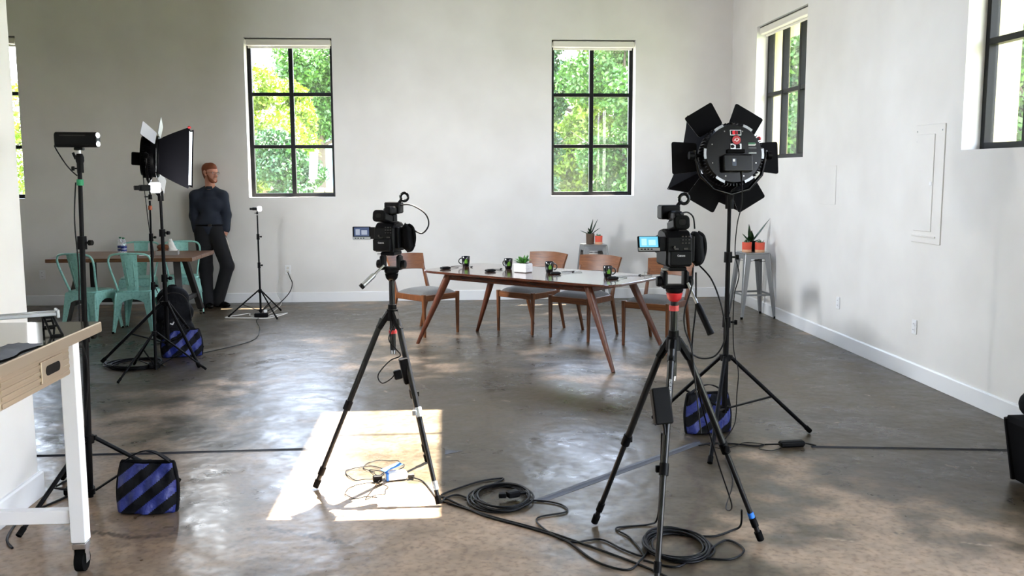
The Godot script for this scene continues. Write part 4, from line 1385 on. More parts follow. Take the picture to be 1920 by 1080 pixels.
func build_person() -> void:
	var o := thing("person", "person in a dark shirt and black trousers leaning on the back wall, hands in pockets", "person", V(-3.325, 0, 0.0))
	var skin := mat(c8(196, 138, 116), 0.55)
	skin.subsurf_scatter_enabled = true
	skin.subsurf_scatter_strength = 0.15
	var shirt := mat(c8(30, 38, 52), 0.85)
	var trou := mat(c8(18, 19, 23), 0.9)
	var hairm := mat(c8(126, 66, 38), 0.7)
	# joints, metres from the person's base; x right, z out from the wall
	var hipL := V(-0.075, 0.94, 0.235)
	var hipR := V(0.085, 0.935, 0.225)
	var kneeL := V(-0.035, 0.49, 0.325)
	var ankL := V(-0.025, 0.09, 0.40)
	var kneeR := V(0.25, 0.53, 0.40)
	var ankR := V(0.10, 0.10, 0.34)
	var pel := V(0.005, 0.98, 0.225)
	var waist := V(0.005, 1.10, 0.20)
	var chest := V(0.01, 1.30, 0.185)
	var shL := V(-0.165, 1.405, 0.19)
	var shR := V(0.17, 1.40, 0.165)
	var elL := V(-0.195, 1.15, 0.155)
	var elR := V(0.203, 1.16, 0.15)
	var wrL := V(-0.135, 0.93, 0.27)
	var wrR := V(0.205, 0.93, 0.235)
	var neck := V(0.02, 1.50, 0.175)
	var head := V(0.035, 1.685, 0.20)
	var torso := [[pel + V(-0.06, 0, 0), pel + V(0.06, 0, 0), 0.108, 0.108], [waist + V(-0.055, 0, 0), waist + V(0.055, 0, 0), 0.086, 0.086], [pel, waist, 0.11, 0.095], [chest + V(-0.075, 0, 0), chest + V(0.075, 0, 0), 0.094, 0.094], [waist, chest, 0.095, 0.1], [shL, shR, 0.05, 0.05], [shL, neck + V(-0.015, 0.0, -0.01), 0.045, 0.04], [shR, neck + V(0.015, 0.0, -0.01), 0.045, 0.04], [chest, V(0.015, 1.40, 0.175), 0.09, 0.07]]
	var arms := [[shL, elL, 0.058, 0.045], [elL, wrL, 0.043, 0.030], [shR, elR, 0.058, 0.045], [elR, wrR, 0.043, 0.030]]
	var legs := [[hipL, kneeL, 0.098, 0.066], [kneeL, ankL, 0.062, 0.044], [hipR, kneeR, 0.098, 0.066], [kneeR, ankR, 0.062, 0.044]]
	var b := mb()
	nets(b, torso + arms + legs + [[V(0.015, 1.44, 0.175), neck + V(0.005, 0.06, 0.01), 0.058, 0.045], [neck, head + V(0, -0.06, -0.01), 0.047, 0.047]], 0.014, 0.035)
	# head: looks right and a little into the room
	var f := V(0.83, -0.03, 0.56).normalized()
	var r := f.cross(Vector3.UP).normalized()
	var u := r.cross(f).normalized()
	var H := func(x: float, y: float, z: float) -> Vector3: return head + r * x + u * y + f * z
	var hb := [[H.call(0, 0.035, -0.022), H.call(0, 0.035, 0.025), 0.078, 0.072], [H.call(0, 0.0, 0.02), H.call(0, -0.02, 0.035), 0.062, 0.058], [H.call(0, -0.03, 0.03), H.call(0, -0.085, 0.055), 0.056, 0.034], [H.call(-0.02, -0.09, 0.058), H.call(0.02, -0.09, 0.058), 0.026, 0.026], [H.call(0, 0.01, 0.09), H.call(0, -0.03, 0.112), 0.010, 0.015], [H.call(-0.012, -0.034, 0.1), H.call(0.012, -0.034, 0.1), 0.010, 0.010], [H.call(-0.035, 0.028, 0.078), H.call(0.035, 0.028, 0.078), 0.014, 0.014], [H.call(-0.016, -0.06, 0.086), H.call(0.016, -0.06, 0.086), 0.010, 0.010], [H.call(-0.075, 0.02, -0.008), H.call(-0.078, -0.02, 0.0), 0.014, 0.011], [H.call(0.075, 0.02, -0.008), H.call(0.078, -0.02, 0.0), 0.014, 0.011], [H.call(0, -0.05, -0.03), H.call(0, -0.13, -0.03), 0.047, 0.045]]
	nets(b, hb, 0.0065, 0.018)
	# hands: palm, four fingers into the pocket, thumb outside
	for s in [[wrL, V(0.05, -0.075, 0.035), V(1, 0.2, 0.4)], [wrR, V(-0.035, -0.08, 0.035), V(-1, 0.2, 0.4)]]:
		var w: Vector3 = s[0]
		var d: Vector3 = s[1].normalized()
		var side: Vector3 = (s[2] - d * s[2].dot(d)).normalized()
		var pm := w + d * 0.055
		var fb := [[w, pm, 0.027, 0.026], [pm - side * 0.022, pm + side * 0.022 + d * 0.02, 0.018, 0.017]]
		for k in 4:
			var base := pm + d * 0.022 + side * (0.027 - 0.018 * k)
			var L: float = [0.065, 0.075, 0.07, 0.055][k]
			var kn := base + d * L * 0.5
			fb.append([base, kn, 0.0092, 0.0088])
			fb.append([kn, kn + (d + V(0, -0.1, -0.35)).normalized() * L * 0.5, 0.0088, 0.0075])
		fb.append([pm + side * 0.024 - d * 0.02, pm + side * 0.048 + d * 0.012, 0.0105, 0.0098])
		fb.append([pm + side * 0.048 + d * 0.012, pm + side * 0.05 + d * 0.045, 0.0096, 0.008])
		nets(b, fb, 0.006, 0.008)
	part(o, "body", b, skin)
	# clothing
	b = mb()
	var sl := 0.78
	nets(b, torso.slice(1) + [[pel + V(-0.055, 0.04, 0), pel + V(0.055, 0.04, 0), 0.103, 0.103], [shL, elL, 0.06, 0.05], [elL, elL.lerp(wrL, sl), 0.050, 0.043], [shR, elR, 0.06, 0.05], [elR, elR.lerp(wrR, sl), 0.050, 0.043], [V(0.015, 1.44, 0.172), neck + V(0.0, -0.025, 0), 0.064, 0.046]], 0.013, 0.03, 0.012)
	var sh := part(o, "shirt", b, shirt)
	# collar
	var cb := mb()
	var P := []
	for i in 3:
		var row := []
		for j in 17:
			var a := TAU * (j / 16.0) * 0.9 + 0.95
			var rr := 0.058 + 0.016 * (2 - i) / 2.0
			row.append(neck + V(0.004, -0.012 + i * 0.018, 0.004) + V(cos(a) * rr, 0.0, sin(a) * rr))
		P.append(row)
	cb.grid(P, 0.004)
	part(sh, "collar", cb, shirt)
	b = mb()
	nets(b, [[pel + V(-0.06, 0.01, 0), pel + V(0.06, 0.01, 0), 0.108, 0.108], [hipL, kneeL, 0.100, 0.073], [kneeL, ankL + V(0, -0.02, 0), 0.071, 0.066], [hipR, kneeR, 0.100, 0.073], [kneeR, ankR + V(0, -0.02, 0), 0.071, 0.064]], 0.013, 0.03, 0.012)
	part(o, "trousers", b, trou)
	b = mb()
	var ring := []
	for k in 28:
		var a := TAU * k / 28.0
		ring.append(pel + V(cos(a) * 0.176, 0.058, sin(a) * 0.122))
	b.tube(ring, 0.012, 6, false, true)
	var be := part(o, "belt", b, M.black)
	part(be, "buckle", mb().box(pel + V(0.035, 0.058, 0.130), V(0.045, 0.032, 0.012), 0.004), M.dark_metal)
	# shoes
	for s in [[ankL, V(0.55, 0, 0.83)], [ankR, V(0.9, 0, 0.42)]]:
		var d: Vector3 = s[1].normalized()
		var g := V(s[0].x, 0.036, s[0].z)
		b = mb()
		nets(b, [[g - d * 0.055, g + d * 0.10, 0.036, 0.034], [g + d * 0.10, g + d * 0.155 + V(0, -0.004, 0), 0.034, 0.028], [g + V(0, 0.0, 0), g + V(0, 0.055, 0) - d * 0.01, 0.04, 0.042]], 0.009, 0.02)
		part(o, "shoe", b, M.black_gloss)
	# hair and short beard
	b = mb()
	nets(b, [[H.call(0, 0.055, -0.035), H.call(0, 0.062, 0.02), 0.080, 0.072], [H.call(0, 0.085, 0.015), H.call(0.0, 0.082, 0.062), 0.05, 0.034], [H.call(0, 0.01, -0.055), H.call(0, -0.035, -0.05), 0.062, 0.05], [H.call(-0.055, 0.04, 0.0), H.call(-0.068, 0.0, 0.01), 0.022, 0.014], [H.call(0.055, 0.04, 0.0), H.call(0.068, 0.0, 0.01), 0.022, 0.014]], 0.0065, 0.015)
	part(o, "hair", b, hairm)
	b = mb()
	nets(b, [[H.call(-0.052, -0.02, 0.018), H.call(-0.040, -0.075, 0.042), 0.016, 0.022], [H.call(0.052, -0.02, 0.018), H.call(0.040, -0.075, 0.042), 0.016, 0.022], [H.call(-0.028, -0.085, 0.052), H.call(0.028, -0.085, 0.052), 0.028, 0.028], [H.call(-0.02, -0.094, 0.064), H.call(0.02, -0.094, 0.064), 0.025, 0.025], [H.call(-0.02, -0.05, 0.092), H.call(0.02, -0.05, 0.092), 0.007, 0.007]], 0.0065, 0.012)
	part(o, "beard", b, hairm)
	# eyes, brows, glasses
	for sx in [-1.0, 1.0]:
		var ey := part(o, "eye", mb().ell(H.call(sx * 0.031, 0.012, 0.080), V(0.012, 0.009, 0.012), 6, 10), M.white_paint)
		part(ey, "iris", mb().ell(H.call(sx * 0.031, 0.012, 0.0895), V(0.005, 0.005, 0.004), 6, 8), mat(c8(50, 60, 66), 0.2))
		part(o, "eyebrow", mb().tube([H.call(sx * 0.016, 0.034, 0.093), H.call(sx * 0.032, 0.039, 0.090), H.call(sx * 0.048, 0.034, 0.08)], 0.0035, 6), hairm)
	b = mb()
	for sx in [-1.0, 1.0]:
		var ringp := []
		for k in 14:
			var a := TAU * k / 14.0
			ringp.append(H.call(sx * 0.033 + cos(a) * 0.024, 0.008 + sin(a) * 0.017, 0.107 - absf(sx * 0.033 + cos(a) * 0.024) * 0.14))
		b.tube(ringp, 0.0017, 5, false, true)
		b.tube([H.call(sx * 0.057, 0.012, 0.099), H.call(sx * 0.074, 0.014, 0.06), H.call(sx * 0.080, 0.012, -0.005)], 0.0015, 5)
	b.tube([H.call(-0.009, 0.012, 0.106), H.call(0.009, 0.012, 0.106)], 0.0016, 5)
	part(o, "glasses", b, M.dark_metal)

# ------------------------------------------------------------------ stands, lamps, cameras
func light_stand(label: String, ce: Vector3, feet: Array, collar: float, brace: float, top: float, rad: float, lean: Vector3) -> Node3D:
	var o := thing("light_stand", label, "light stand", ce)
	var up := func(y: float) -> Vector3: return V(0, y, 0) + lean * (y / top)
	var y1 := top * 0.52
	var y2 := top * 0.80
	part(o, "lower_pole", mb().cyl(up.call(brace - 0.03), up.call(y1), rad, rad, 12), M.black)
	part(o, "middle_pole", mb().cyl(up.call(y1), up.call(y2), rad * 0.82, rad * 0.82, 12), M.black)
	part(o, "upper_pole", mb().cyl(up.call(y2), up.call(top), rad * 0.66, rad * 0.66, 12), M.black)
	for y in [y1, y2]:
		var cl := part(o, "clamp", mb().cyl(up.call(y - 0.045), up.call(y + 0.02), rad * 1.45, rad * 1.35, 12), M.black)
		part(cl, "knob", mb().cyl(up.call(y - 0.012), up.call(y - 0.012) + V(rad * 2.6, 0, rad * 0.8), rad * 0.35, rad * 0.35, 8).cyl(up.call(y - 0.012) + V(rad * 2.4, 0, rad * 0.75), up.call(y - 0.012) + V(rad * 3.4, 0, rad * 1.05), rad * 0.9, rad * 0.8, 10), M.black)
	part(o, "collar", mb().cyl(up.call(collar - 0.022), up.call(collar + 0.018), rad * 1.7, rad * 1.6, 14), M.black)
	part(o, "brace_collar", mb().cyl(up.call(brace - 0.014), up.call(brace + 0.014), rad * 1.55, rad * 1.55, 14), M.black)
	for f in feet:
		var e: Vector3 = V(f.x, 0.012, f.z) - V(ce.x, 0, ce.z)
		var dir := V(e.x, 0, e.z).normalized()
		var a: Vector3 = up.call(collar) + dir * rad * 1.9
		var lg := part(o, "leg", mb().tube([a, e + (a - e).normalized() * 0.03], rad * 0.68, 8), M.black)
		part(lg, "rubber_foot", mb().tube([e, e + (a - e).normalized() * 0.045], rad * 0.85, 8), M.rubber)
		var k: Vector3 = a.lerp(e, 0.52)
		part(o, "brace", mb().bar(up.call(brace) + dir * rad * 1.5, k, rad * 0.9, rad * 0.5, 0.001), M.black)
		part(o, "hinge", mb().box(a, V(rad, rad * 1.5, rad * 1.4), 0.003), M.black).rotation.y = 0.0
	return o

func area(o: Node, xf: Transform3D, s: Vector2, e: float, c: Color) -> void:
	var l := AreaLight3D.new()
	l.name = "light"
	l.transform = xf
	l.area_size = s
	l.light_energy = e
	l.light_color = c
	l.area_range = 20.0
	l.area_attenuation = 2.0
	l.shadow_enabled = true
	o.add_child(l, true)

func studio_light(label: String, at: Vector3, dir: Vector3, post: Vector3, box_w: float, box_h: float, box_d: float, detail: bool, energy: float, roll: float, box_roll: float) -> Node3D:
	# round fixture, its back towards +z locally, with six barn door leaves and a cloth softbox in front
	var o := thing("studio_light", label, "studio light", at)
	var ba := lookz(dir)
	var X := Transform3D(ba, Vector3.ZERO)
	var Y := Transform3D(ba * Basis(V(1, 0, 0), V(0, 0, 1), V(0, -1, 0)), Vector3.ZERO)   # lathe axis y along local z
	var R := 0.185
	part(o, "housing", mb(Y).lathe([Vector2(0, -0.10), Vector2(R * 0.98, -0.10), Vector2(R, -0.09), Vector2(R, 0.02), Vector2(R * 0.94, 0.035)], 36), M.black)
	var rp := part(o, "rear_plate", mb(Y).lathe([Vector2(R * 0.94, 0.035), Vector2(R * 0.94, 0.042), Vector2(0, 0.0425)], 36), M.black_gloss)
	var fins := mb(X)
	for k in 60:
		var a := TAU * k / 60.0
		fins.box(V(cos(a) * R * 1.0, sin(a) * R * 1.0, -0.01), V(0.02, 0.005, 0.07), 0.0, Basis(V(0, 0, 1), a))
	part(o, "heat_fins", fins, M.black_gloss)
	# yoke, a bent bar round the fixture
	var yk := []
	for k in 7:
		var a := PI + PI * k / 6.0
		yk.append(X * V(cos(a) * R * 1.22, sin(a) * R * 1.30, -0.02))
	var yo := part(o, "yoke", mb().tube([X * V(-R * 1.22, 0.03, -0.02)] + yk + [X * V(R * 1.22, 0.03, -0.02)], 0.012, 8), M.black_gloss)
	for s in [-1.0, 1.0]:
		part(yo, "tilt_knob", mb(X).cyl(V(s * R * 1.02, 0, -0.02), V(s * R * 1.42, 0, -0.02), 0.012, 0.012, 10).cyl(V(s * R * 1.27, 0, -0.02), V(s * R * 1.42, 0, -0.02), 0.026, 0.024, 12), M.black)
	part(o, "spigot", mb().cyl(post, X * V(0, -R * 1.30, -0.02), 0.018, 0.018, 12).cyl(post + V(0, -0.04, 0), post + V(0, 0.05, 0), 0.026, 0.026, 12), M.black)
	# barn doors
	for k in 6:
		var a := TAU * k / 6.0 + roll
		var hinge := X * Transform3D(Basis(V(0, 0, 1), a - PI * 0.5), V(cos(a) * R * 1.0, sin(a) * R * 1.0, -0.085))
		var tilt := Basis(V(1, 0, 0), 0.8 if (not detail and k == 1) else [-0.16, -0.22, -0.12, -0.2, -0.3, -0.24][k])
		var pl := rbox_poly(0.205, 0.155, 0.014, 3)
		var q := PackedVector2Array()
		for p in pl:
			q.append(Vector2(p.x * (0.86 + 0.14 * (p.y + 0.0775) / 0.155), p.y + 0.083))
		var leaf := part(o, "barn_door", mb(hinge * Transform3D(tilt, Vector3.ZERO)).prism(q, -0.0015, 0.0015), M.black_matte)
		part(leaf, "painted_lit_face", mb(hinge * Transform3D(tilt, Vector3.ZERO)).prism(q, -0.0024, -0.0016), M.painted_lit_white)  # pale facing paints lamp light onto the otherwise black leaf
	# softbox
	var Z := X
	X = X * Transform3D(Basis(V(0, 0, 1), box_roll), Vector3.ZERO)
	var r0 := R * 0.78
	var w := box_w * 0.5
	var h := box_h * 0.5
	var z0 := -0.11
	var z1 := -0.11 - box_d
	var cs := [V(-1, -1, 0), V(1, -1, 0), V(1, 1, 0), V(-1, 1, 0)]
	var sb := part(o, "softbox_ring", mb(X).tube([V(-r0, -r0, z0), V(r0, -r0, z0), V(r0, r0, z0), V(-r0, r0, z0)], 0.008, 6, false, true), M.black)
	for k in 4:
		var c0: Vector3 = cs[k]
		var c1: Vector3 = cs[(k + 1) % 4]
		var P := []
		for i in 7:
			var f := i / 6.0
			var row := []
			for j in 7:
				var t := j / 6.0
				var c := c0.lerp(c1, t)
				var bow := 1.0 - 0.10 * sin(PI * t) * f
				var g := pow(f, 0.85)
				row.append(V(lerpf(c.x * r0, c.x * w, g) * (bow if absf(c0.x - c1.x) < 0.1 else 1.0), lerpf(c.y * r0, c.y * h, g) * (bow if absf(c0.y - c1.y) < 0.1 else 1.0), lerpf(z0, z1, f)))
			P.append(row)
		part(o, "softbox_panel", mb(X).grid(P, 0.003), M.navy_cloth)
	var D := []
	for i in 7:
		var row := []
		for j in 7:
			var u := -1.0 + i / 3.0
			var t := -1.0 + j / 3.0
			var bu := 1.0 - 0.10 * cos(u * PI * 0.5)
			var bt := 1.0 - 0.10 * cos(t * PI * 0.5)
			row.append(X * V(t * w * bu * 0.985, u * h * bt * 0.985, z1 + 0.012))
		D.append(row)
	part(o, "diffuser", mb().grid(D, 0.002), M.softbox_white, "white softbox diffuser cloth")
	part(o, "pull_tab", mb(X).ell(V(w, h, z1), V(0.016, 0.012, 0.016), 6, 8), M.red, "red pull tab")
	area(o, Transform3D(X.basis, X * V(0, 0, z1 - 0.012)), Vector2(box_w * 0.86, box_h * 0.86), energy, Color(0.95, 0.975, 1.0))
	X = Z
	if detail:
		# rear controls
		for k in 6:
			var a := TAU * k / 6.0
			var br := []
			for s in 7:
				var aa := a - 0.17 + 0.34 * s / 6.0
				br.append([V(cos(aa) * R * 0.945, sin(aa) * R * 0.945, 0.043), V(cos(aa) * R * 1.03, sin(aa) * R * 1.03, 0.043)])
			var pb := part(rp, "bracket", mb(X).grid(br, 0.005), M.galv)
		for k in 8:
			var a := TAU * (k + 0.5) / 8.0
			part(rp, "screw", mb(X).cyl(V(cos(a) * R * 0.8, sin(a) * R * 0.8, 0.042), V(cos(a) * R * 0.8, sin(a) * R * 0.8, 0.046), 0.0042, 0.0042, 8), M.chrome)
		part(rp, "display_bezel", mb(X).box(V(0.012, 0.128, 0.046), V(0.072, 0.034, 0.006), 0.001), M.steel)
		part(rp, "display_window", mb(X).box(V(0.012, 0.128, 0.0495), V(0.062, 0.025, 0.002)), M.black_gloss)
		# red digits 101
		for dgt in [[-0.010, true], [0.003, false], [0.016, true]]:
			var s := mb(X)
			var xx: float = dgt[0]
			s.box(V(xx + 0.004, 0.1325, 0.0508), V(0.0026, 0.0085, 0.001)).box(V(xx + 0.004, 0.1235, 0.0508), V(0.0026, 0.0085, 0.001))
			if not dgt[1]:
				s.box(V(xx - 0.004, 0.1325, 0.0508), V(0.0026, 0.0085, 0.001)).box(V(xx - 0.004, 0.1235, 0.0508), V(0.0026, 0.0085, 0.001))
				s.box(V(xx, 0.1375, 0.0508), V(0.008, 0.0026, 0.001)).box(V(xx, 0.1185, 0.0508), V(0.008, 0.0026, 0.001))
			part(rp, "display_digit", s, M.red_led)
		var K := X * Transform3D(Basis(V(1, 0, 0), V(0, 0, 1), V(0, -1, 0)), V(0.016, 0.083, 0.0))
		part(rp, "emblem_ring", mb(K).lathe([Vector2(0.031, 0.042), Vector2(0.031, 0.050), Vector2(0.027, 0.050)], 24), M.black_gloss)
		part(rp, "emblem_disc", mb(K).lathe([Vector2(0.027, 0.050), Vector2(0.0, 0.0505)], 24), mat(c8(184, 26, 34), 0.35), "round red emblem")
		for e in [[-0.006, 0.006, 0.6], [0.006, -0.006, 0.6], [-0.004, -0.005, -0.7], [0.009, 0.008, -0.7], [-0.012, -0.001, 0.6], [0.012, 0.001, 0.6]]:
			part(rp, "emblem_stroke", mb(X).box(V(0.016 + e[0], 0.083 + e[1], 0.0512), V(0.013, 0.003, 0.0012), 0.0, Basis(V(0, 0, 1), e[2])), M.white_paint)
		part(rp, "connector_plate", mb(X).box(V(0.012, 0.043, 0.046), V(0.07, 0.036, 0.006), 0.001), M.steel)
		part(rp, "connector_socket", mb(X).box(V(0.024, 0.043, 0.050), V(0.026, 0.026, 0.004), 0.001).cyl(V(-0.01, 0.043, 0.048), V(-0.01, 0.043, 0.053), 0.011, 0.011, 12), M.black)
		part(rp, "terminal_row", mb(X).box(V(0.010, 0.014, 0.052), V(0.11, 0.024, 0.018), 0.003), M.black_matte)
		var bat := part(rp, "battery_box", mb(X).box(V(0.012, -0.062, 0.062), V(0.185, 0.105, 0.042), 0.008), M.black_gloss)
		part(bat, "battery_label", mb(X).box(V(-0.014, -0.058, 0.0835), V(0.026, 0.044, 0.001)), mat(c8(46, 60, 84), 0.4))
		part(bat, "battery_mark", mb(X).box(V(-0.016, -0.047, 0.0842), V(0.014, 0.016, 0.001)), M.white_paint)
		part(rp, "green_label", mb(X).box(V(0.115, 0.062, 0.0435), V(0.044, 0.012, 0.001)), mat(c8(44, 110, 80), 0.5))
		part(rp, "label_strip", mb(X).box(V(0.115, 0.053, 0.0435), V(0.044, 0.006, 0.001)), M.white_paint)
		part(rp, "label_strip", mb(X).box(V(0.118, 0.036, 0.0435), V(0.05, 0.010, 0.001)), mat(c8(70, 72, 78), 0.5))
		part(rp, "label_strip", mb(X).box(V(0.118, 0.004, 0.0435), V(0.05, 0.008, 0.001)), mat(c8(170, 178, 180), 0.5))
	else:
		part(rp, "battery_box", mb(X).box(V(0.0, -0.03, 0.085), V(0.11, 0.115, 0.08), 0.008), M.black)
	return o

func small_lamp(label: String, at: Vector3, turn: float, s: float, energy: float) -> Node3D:
	var o := thing("led_light", label, "light", at, turn)   # shines along +x locally
	part(o, "housing", mb().box(V(-0.045, 0.03, 0) * s, V(0.09, 0.055, 0.07) * s, 0.006), M.black)
	part(o, "battery", mb().box(V(-0.11, 0.03, 0) * s, V(0.05, 0.04, 0.05) * s, 0.004), M.black)
	part(o, "lamp_diffuser", mb().box(V(0.045, 0.03, 0) * s, V(0.085, 0.095, 0.095) * s, 0.012), M.lamp_white, "glowing white diffuser box")
	part(o, "tilt_head", mb().cyl(V(0, -0.075, 0) * s, V(0, -0.03, 0) * s, 0.018 * s, 0.016 * s, 10).cyl(V(0, -0.03, 0) * s, V(0, 0.004, 0) * s, 0.008 * s, 0.008 * s, 8).box(V(-0.03, -0.05, 0) * s, V(0.04, 0.014, 0.012) * s, 0.003), M.black)
	area(o, Transform3D(Basis(Vector3.UP, -PI * 0.5), V(0.092, 0.03, 0) * s), Vector2(0.09, 0.09) * s, energy, Color(1, 0.99, 0.97))
	return o

func video_tripod(label: String, ce: Vector3, feet: Array, collar: float, head_y: float, col_bottom: float, clamp_m: Material, head_dir: Vector3, handle_to: Vector3, bowl_red: bool) -> Node3D:
	var o := thing("video_tripod", label, "tripod", ce)
	part(o, "centre_column", mb().cyl(V(0, col_bottom, 0), V(0, head_y - 0.08, 0), 0.0155, 0.0155, 14), M.carbon)
	part(o, "spider", mb().cyl(V(0, collar - 0.03, 0), V(0, collar + 0.03, 0), 0.034, 0.03, 16).cyl(V(0, collar + 0.03, 0), V(0, collar + 0.055, 0), 0.024, 0.022, 16), M.black)
	part(o, "column_ring", mb().cyl(V(0, collar + 0.142 if bowl_red else col_bottom + 0.09, 0), V(0, collar + 0.165 if bowl_red else col_bottom + 0.108, 0), 0.0215, 0.0215, 16), M.red, "red ring")
	part(o, "hook", mb().cyl(V(0, col_bottom - 0.02, 0), V(0, col_bottom, 0), 0.014, 0.0155, 12), M.chrome)
	for i in feet.size():
		var f: Vector3 = feet[i]
		var e := V(f.x - ce.x, 0.0, f.z - ce.z)
		var dir := e.normalized()
		var a := V(0, collar, 0) + dir * 0.045
		var d := (e - a)
		var L := d.length()
		d = d / L
		var lg := part(o, "leg", mb().tube([a + d * 0.02, a + d * L * 0.52], 0.0155, 12), M.carbon)
		part(lg, "shoulder", mb().bar(V(0, collar + 0.012, 0) + dir * 0.02, a + d * 0.075, 0.034, 0.034, 0.008), M.black, )
		part(lg, "clamp", mb().tube([a + d * (L * 0.52 - 0.03), a + d * (L * 0.52 + 0.02)], 0.0205, 12).box(a + d * (L * 0.52 - 0.005) + dir.cross(Vector3.UP) * 0.026, V(0.02, 0.03, 0.014), 0.003), clamp_m if i == 1 else M.black)
		part(lg, "lower_section", mb().tube([a + d * (L * 0.52 + 0.02), a + d * (L - 0.05)], 0.0122, 10), M.carbon)
		part(lg, "lower_clamp", mb().tube([a + d * (L - 0.13), a + d * (L - 0.085)], 0.0165, 12), clamp_m if i == 1 else M.black)
		part(lg, "rubber_foot", mb().tube([a + d * (L - 0.055), a + d * (L - 0.012)], [0.0175, 0.0165], 10), M.rubber)
	# fluid head
	var B := lookz(head_dir)
	var X := Transform3D(B, V(0, head_y, 0))
	var hd := part(o, "head_base", mb(X).lathe([Vector2(0.0, -0.047), Vector2(0.034, -0.047), Vector2(0.038, -0.04), Vector2(0.038, -0.032), Vector2(0.034, -0.028), Vector2(0, -0.027)], 20), M.black)
	var K := Transform3D(B, V(0, head_y, 0))
	part(o, "levelling_bowl", mb(K).lathe([Vector2(0.0, -0.09), Vector2(0.018, -0.088), Vector2(0.030, -0.075), Vector2(0.036, -0.05), Vector2(0.0, -0.048)], 20), M.red if bowl_red else M.black_gloss)
	for s in [-1.0, 1.0]:
		part(hd, "cheek", mb(X).box(V(s * 0.046, 0.012, 0), V(0.024, 0.078, 0.062), 0.012), M.black)
		part(hd, "drag_knob", mb(X * Transform3D(Basis(V(0, 0, 1), -PI * 0.5), Vector3.ZERO)).lathe([Vector2(0.0, s * 0.056), Vector2(0.022, s * 0.058), Vector2(0.024, s * 0.066), Vector2(0.021, s * 0.078), Vector2(0.0, s * 0.079)] if s > 0 else [Vector2(0.0, -0.079), Vector2(0.021, -0.078), Vector2(0.024, -0.066), Vector2(0.022, -0.058), Vector2(0.0, -0.056)], 18), M.black)
	part(hd, "foot_plate", mb(X).box(V(0, -0.022, 0), V(0.11, 0.016, 0.06), 0.004), M.black)
	part(o, "quick_plate", mb(X).box(V(0, 0.058, 0), V(0.075, 0.018, 0.12), 0.004), M.black)
	part(hd, "plate_lever", mb(X).box(V(-0.05, 0.055, 0.03), V(0.03, 0.012, 0.016), 0.003), M.steel)
	var h0 := X * V(0.05 if bowl_red else -0.03, -0.005, 0.03)
	var h1 := h0 + handle_to
	part(o, "pan_handle", mb().tube([h0, h0.lerp(h1, 0.45)], 0.0065, 8), M.steel)
	part(o, "pan_grip", mb().tube([h0.lerp(h1, 0.42), h0.lerp(h1, 0.5), h1 - handle_to.normalized() * 0.006, h1], [0.011, 0.0145, 0.0145, 0.012], 12), M.alu if not bowl_red else M.black)
	part(o, "grip_cap", mb().tube([h1 - handle_to.normalized() * 0.01, h1 + handle_to.normalized() * 0.006], 0.0155, 12), M.black)
	return o

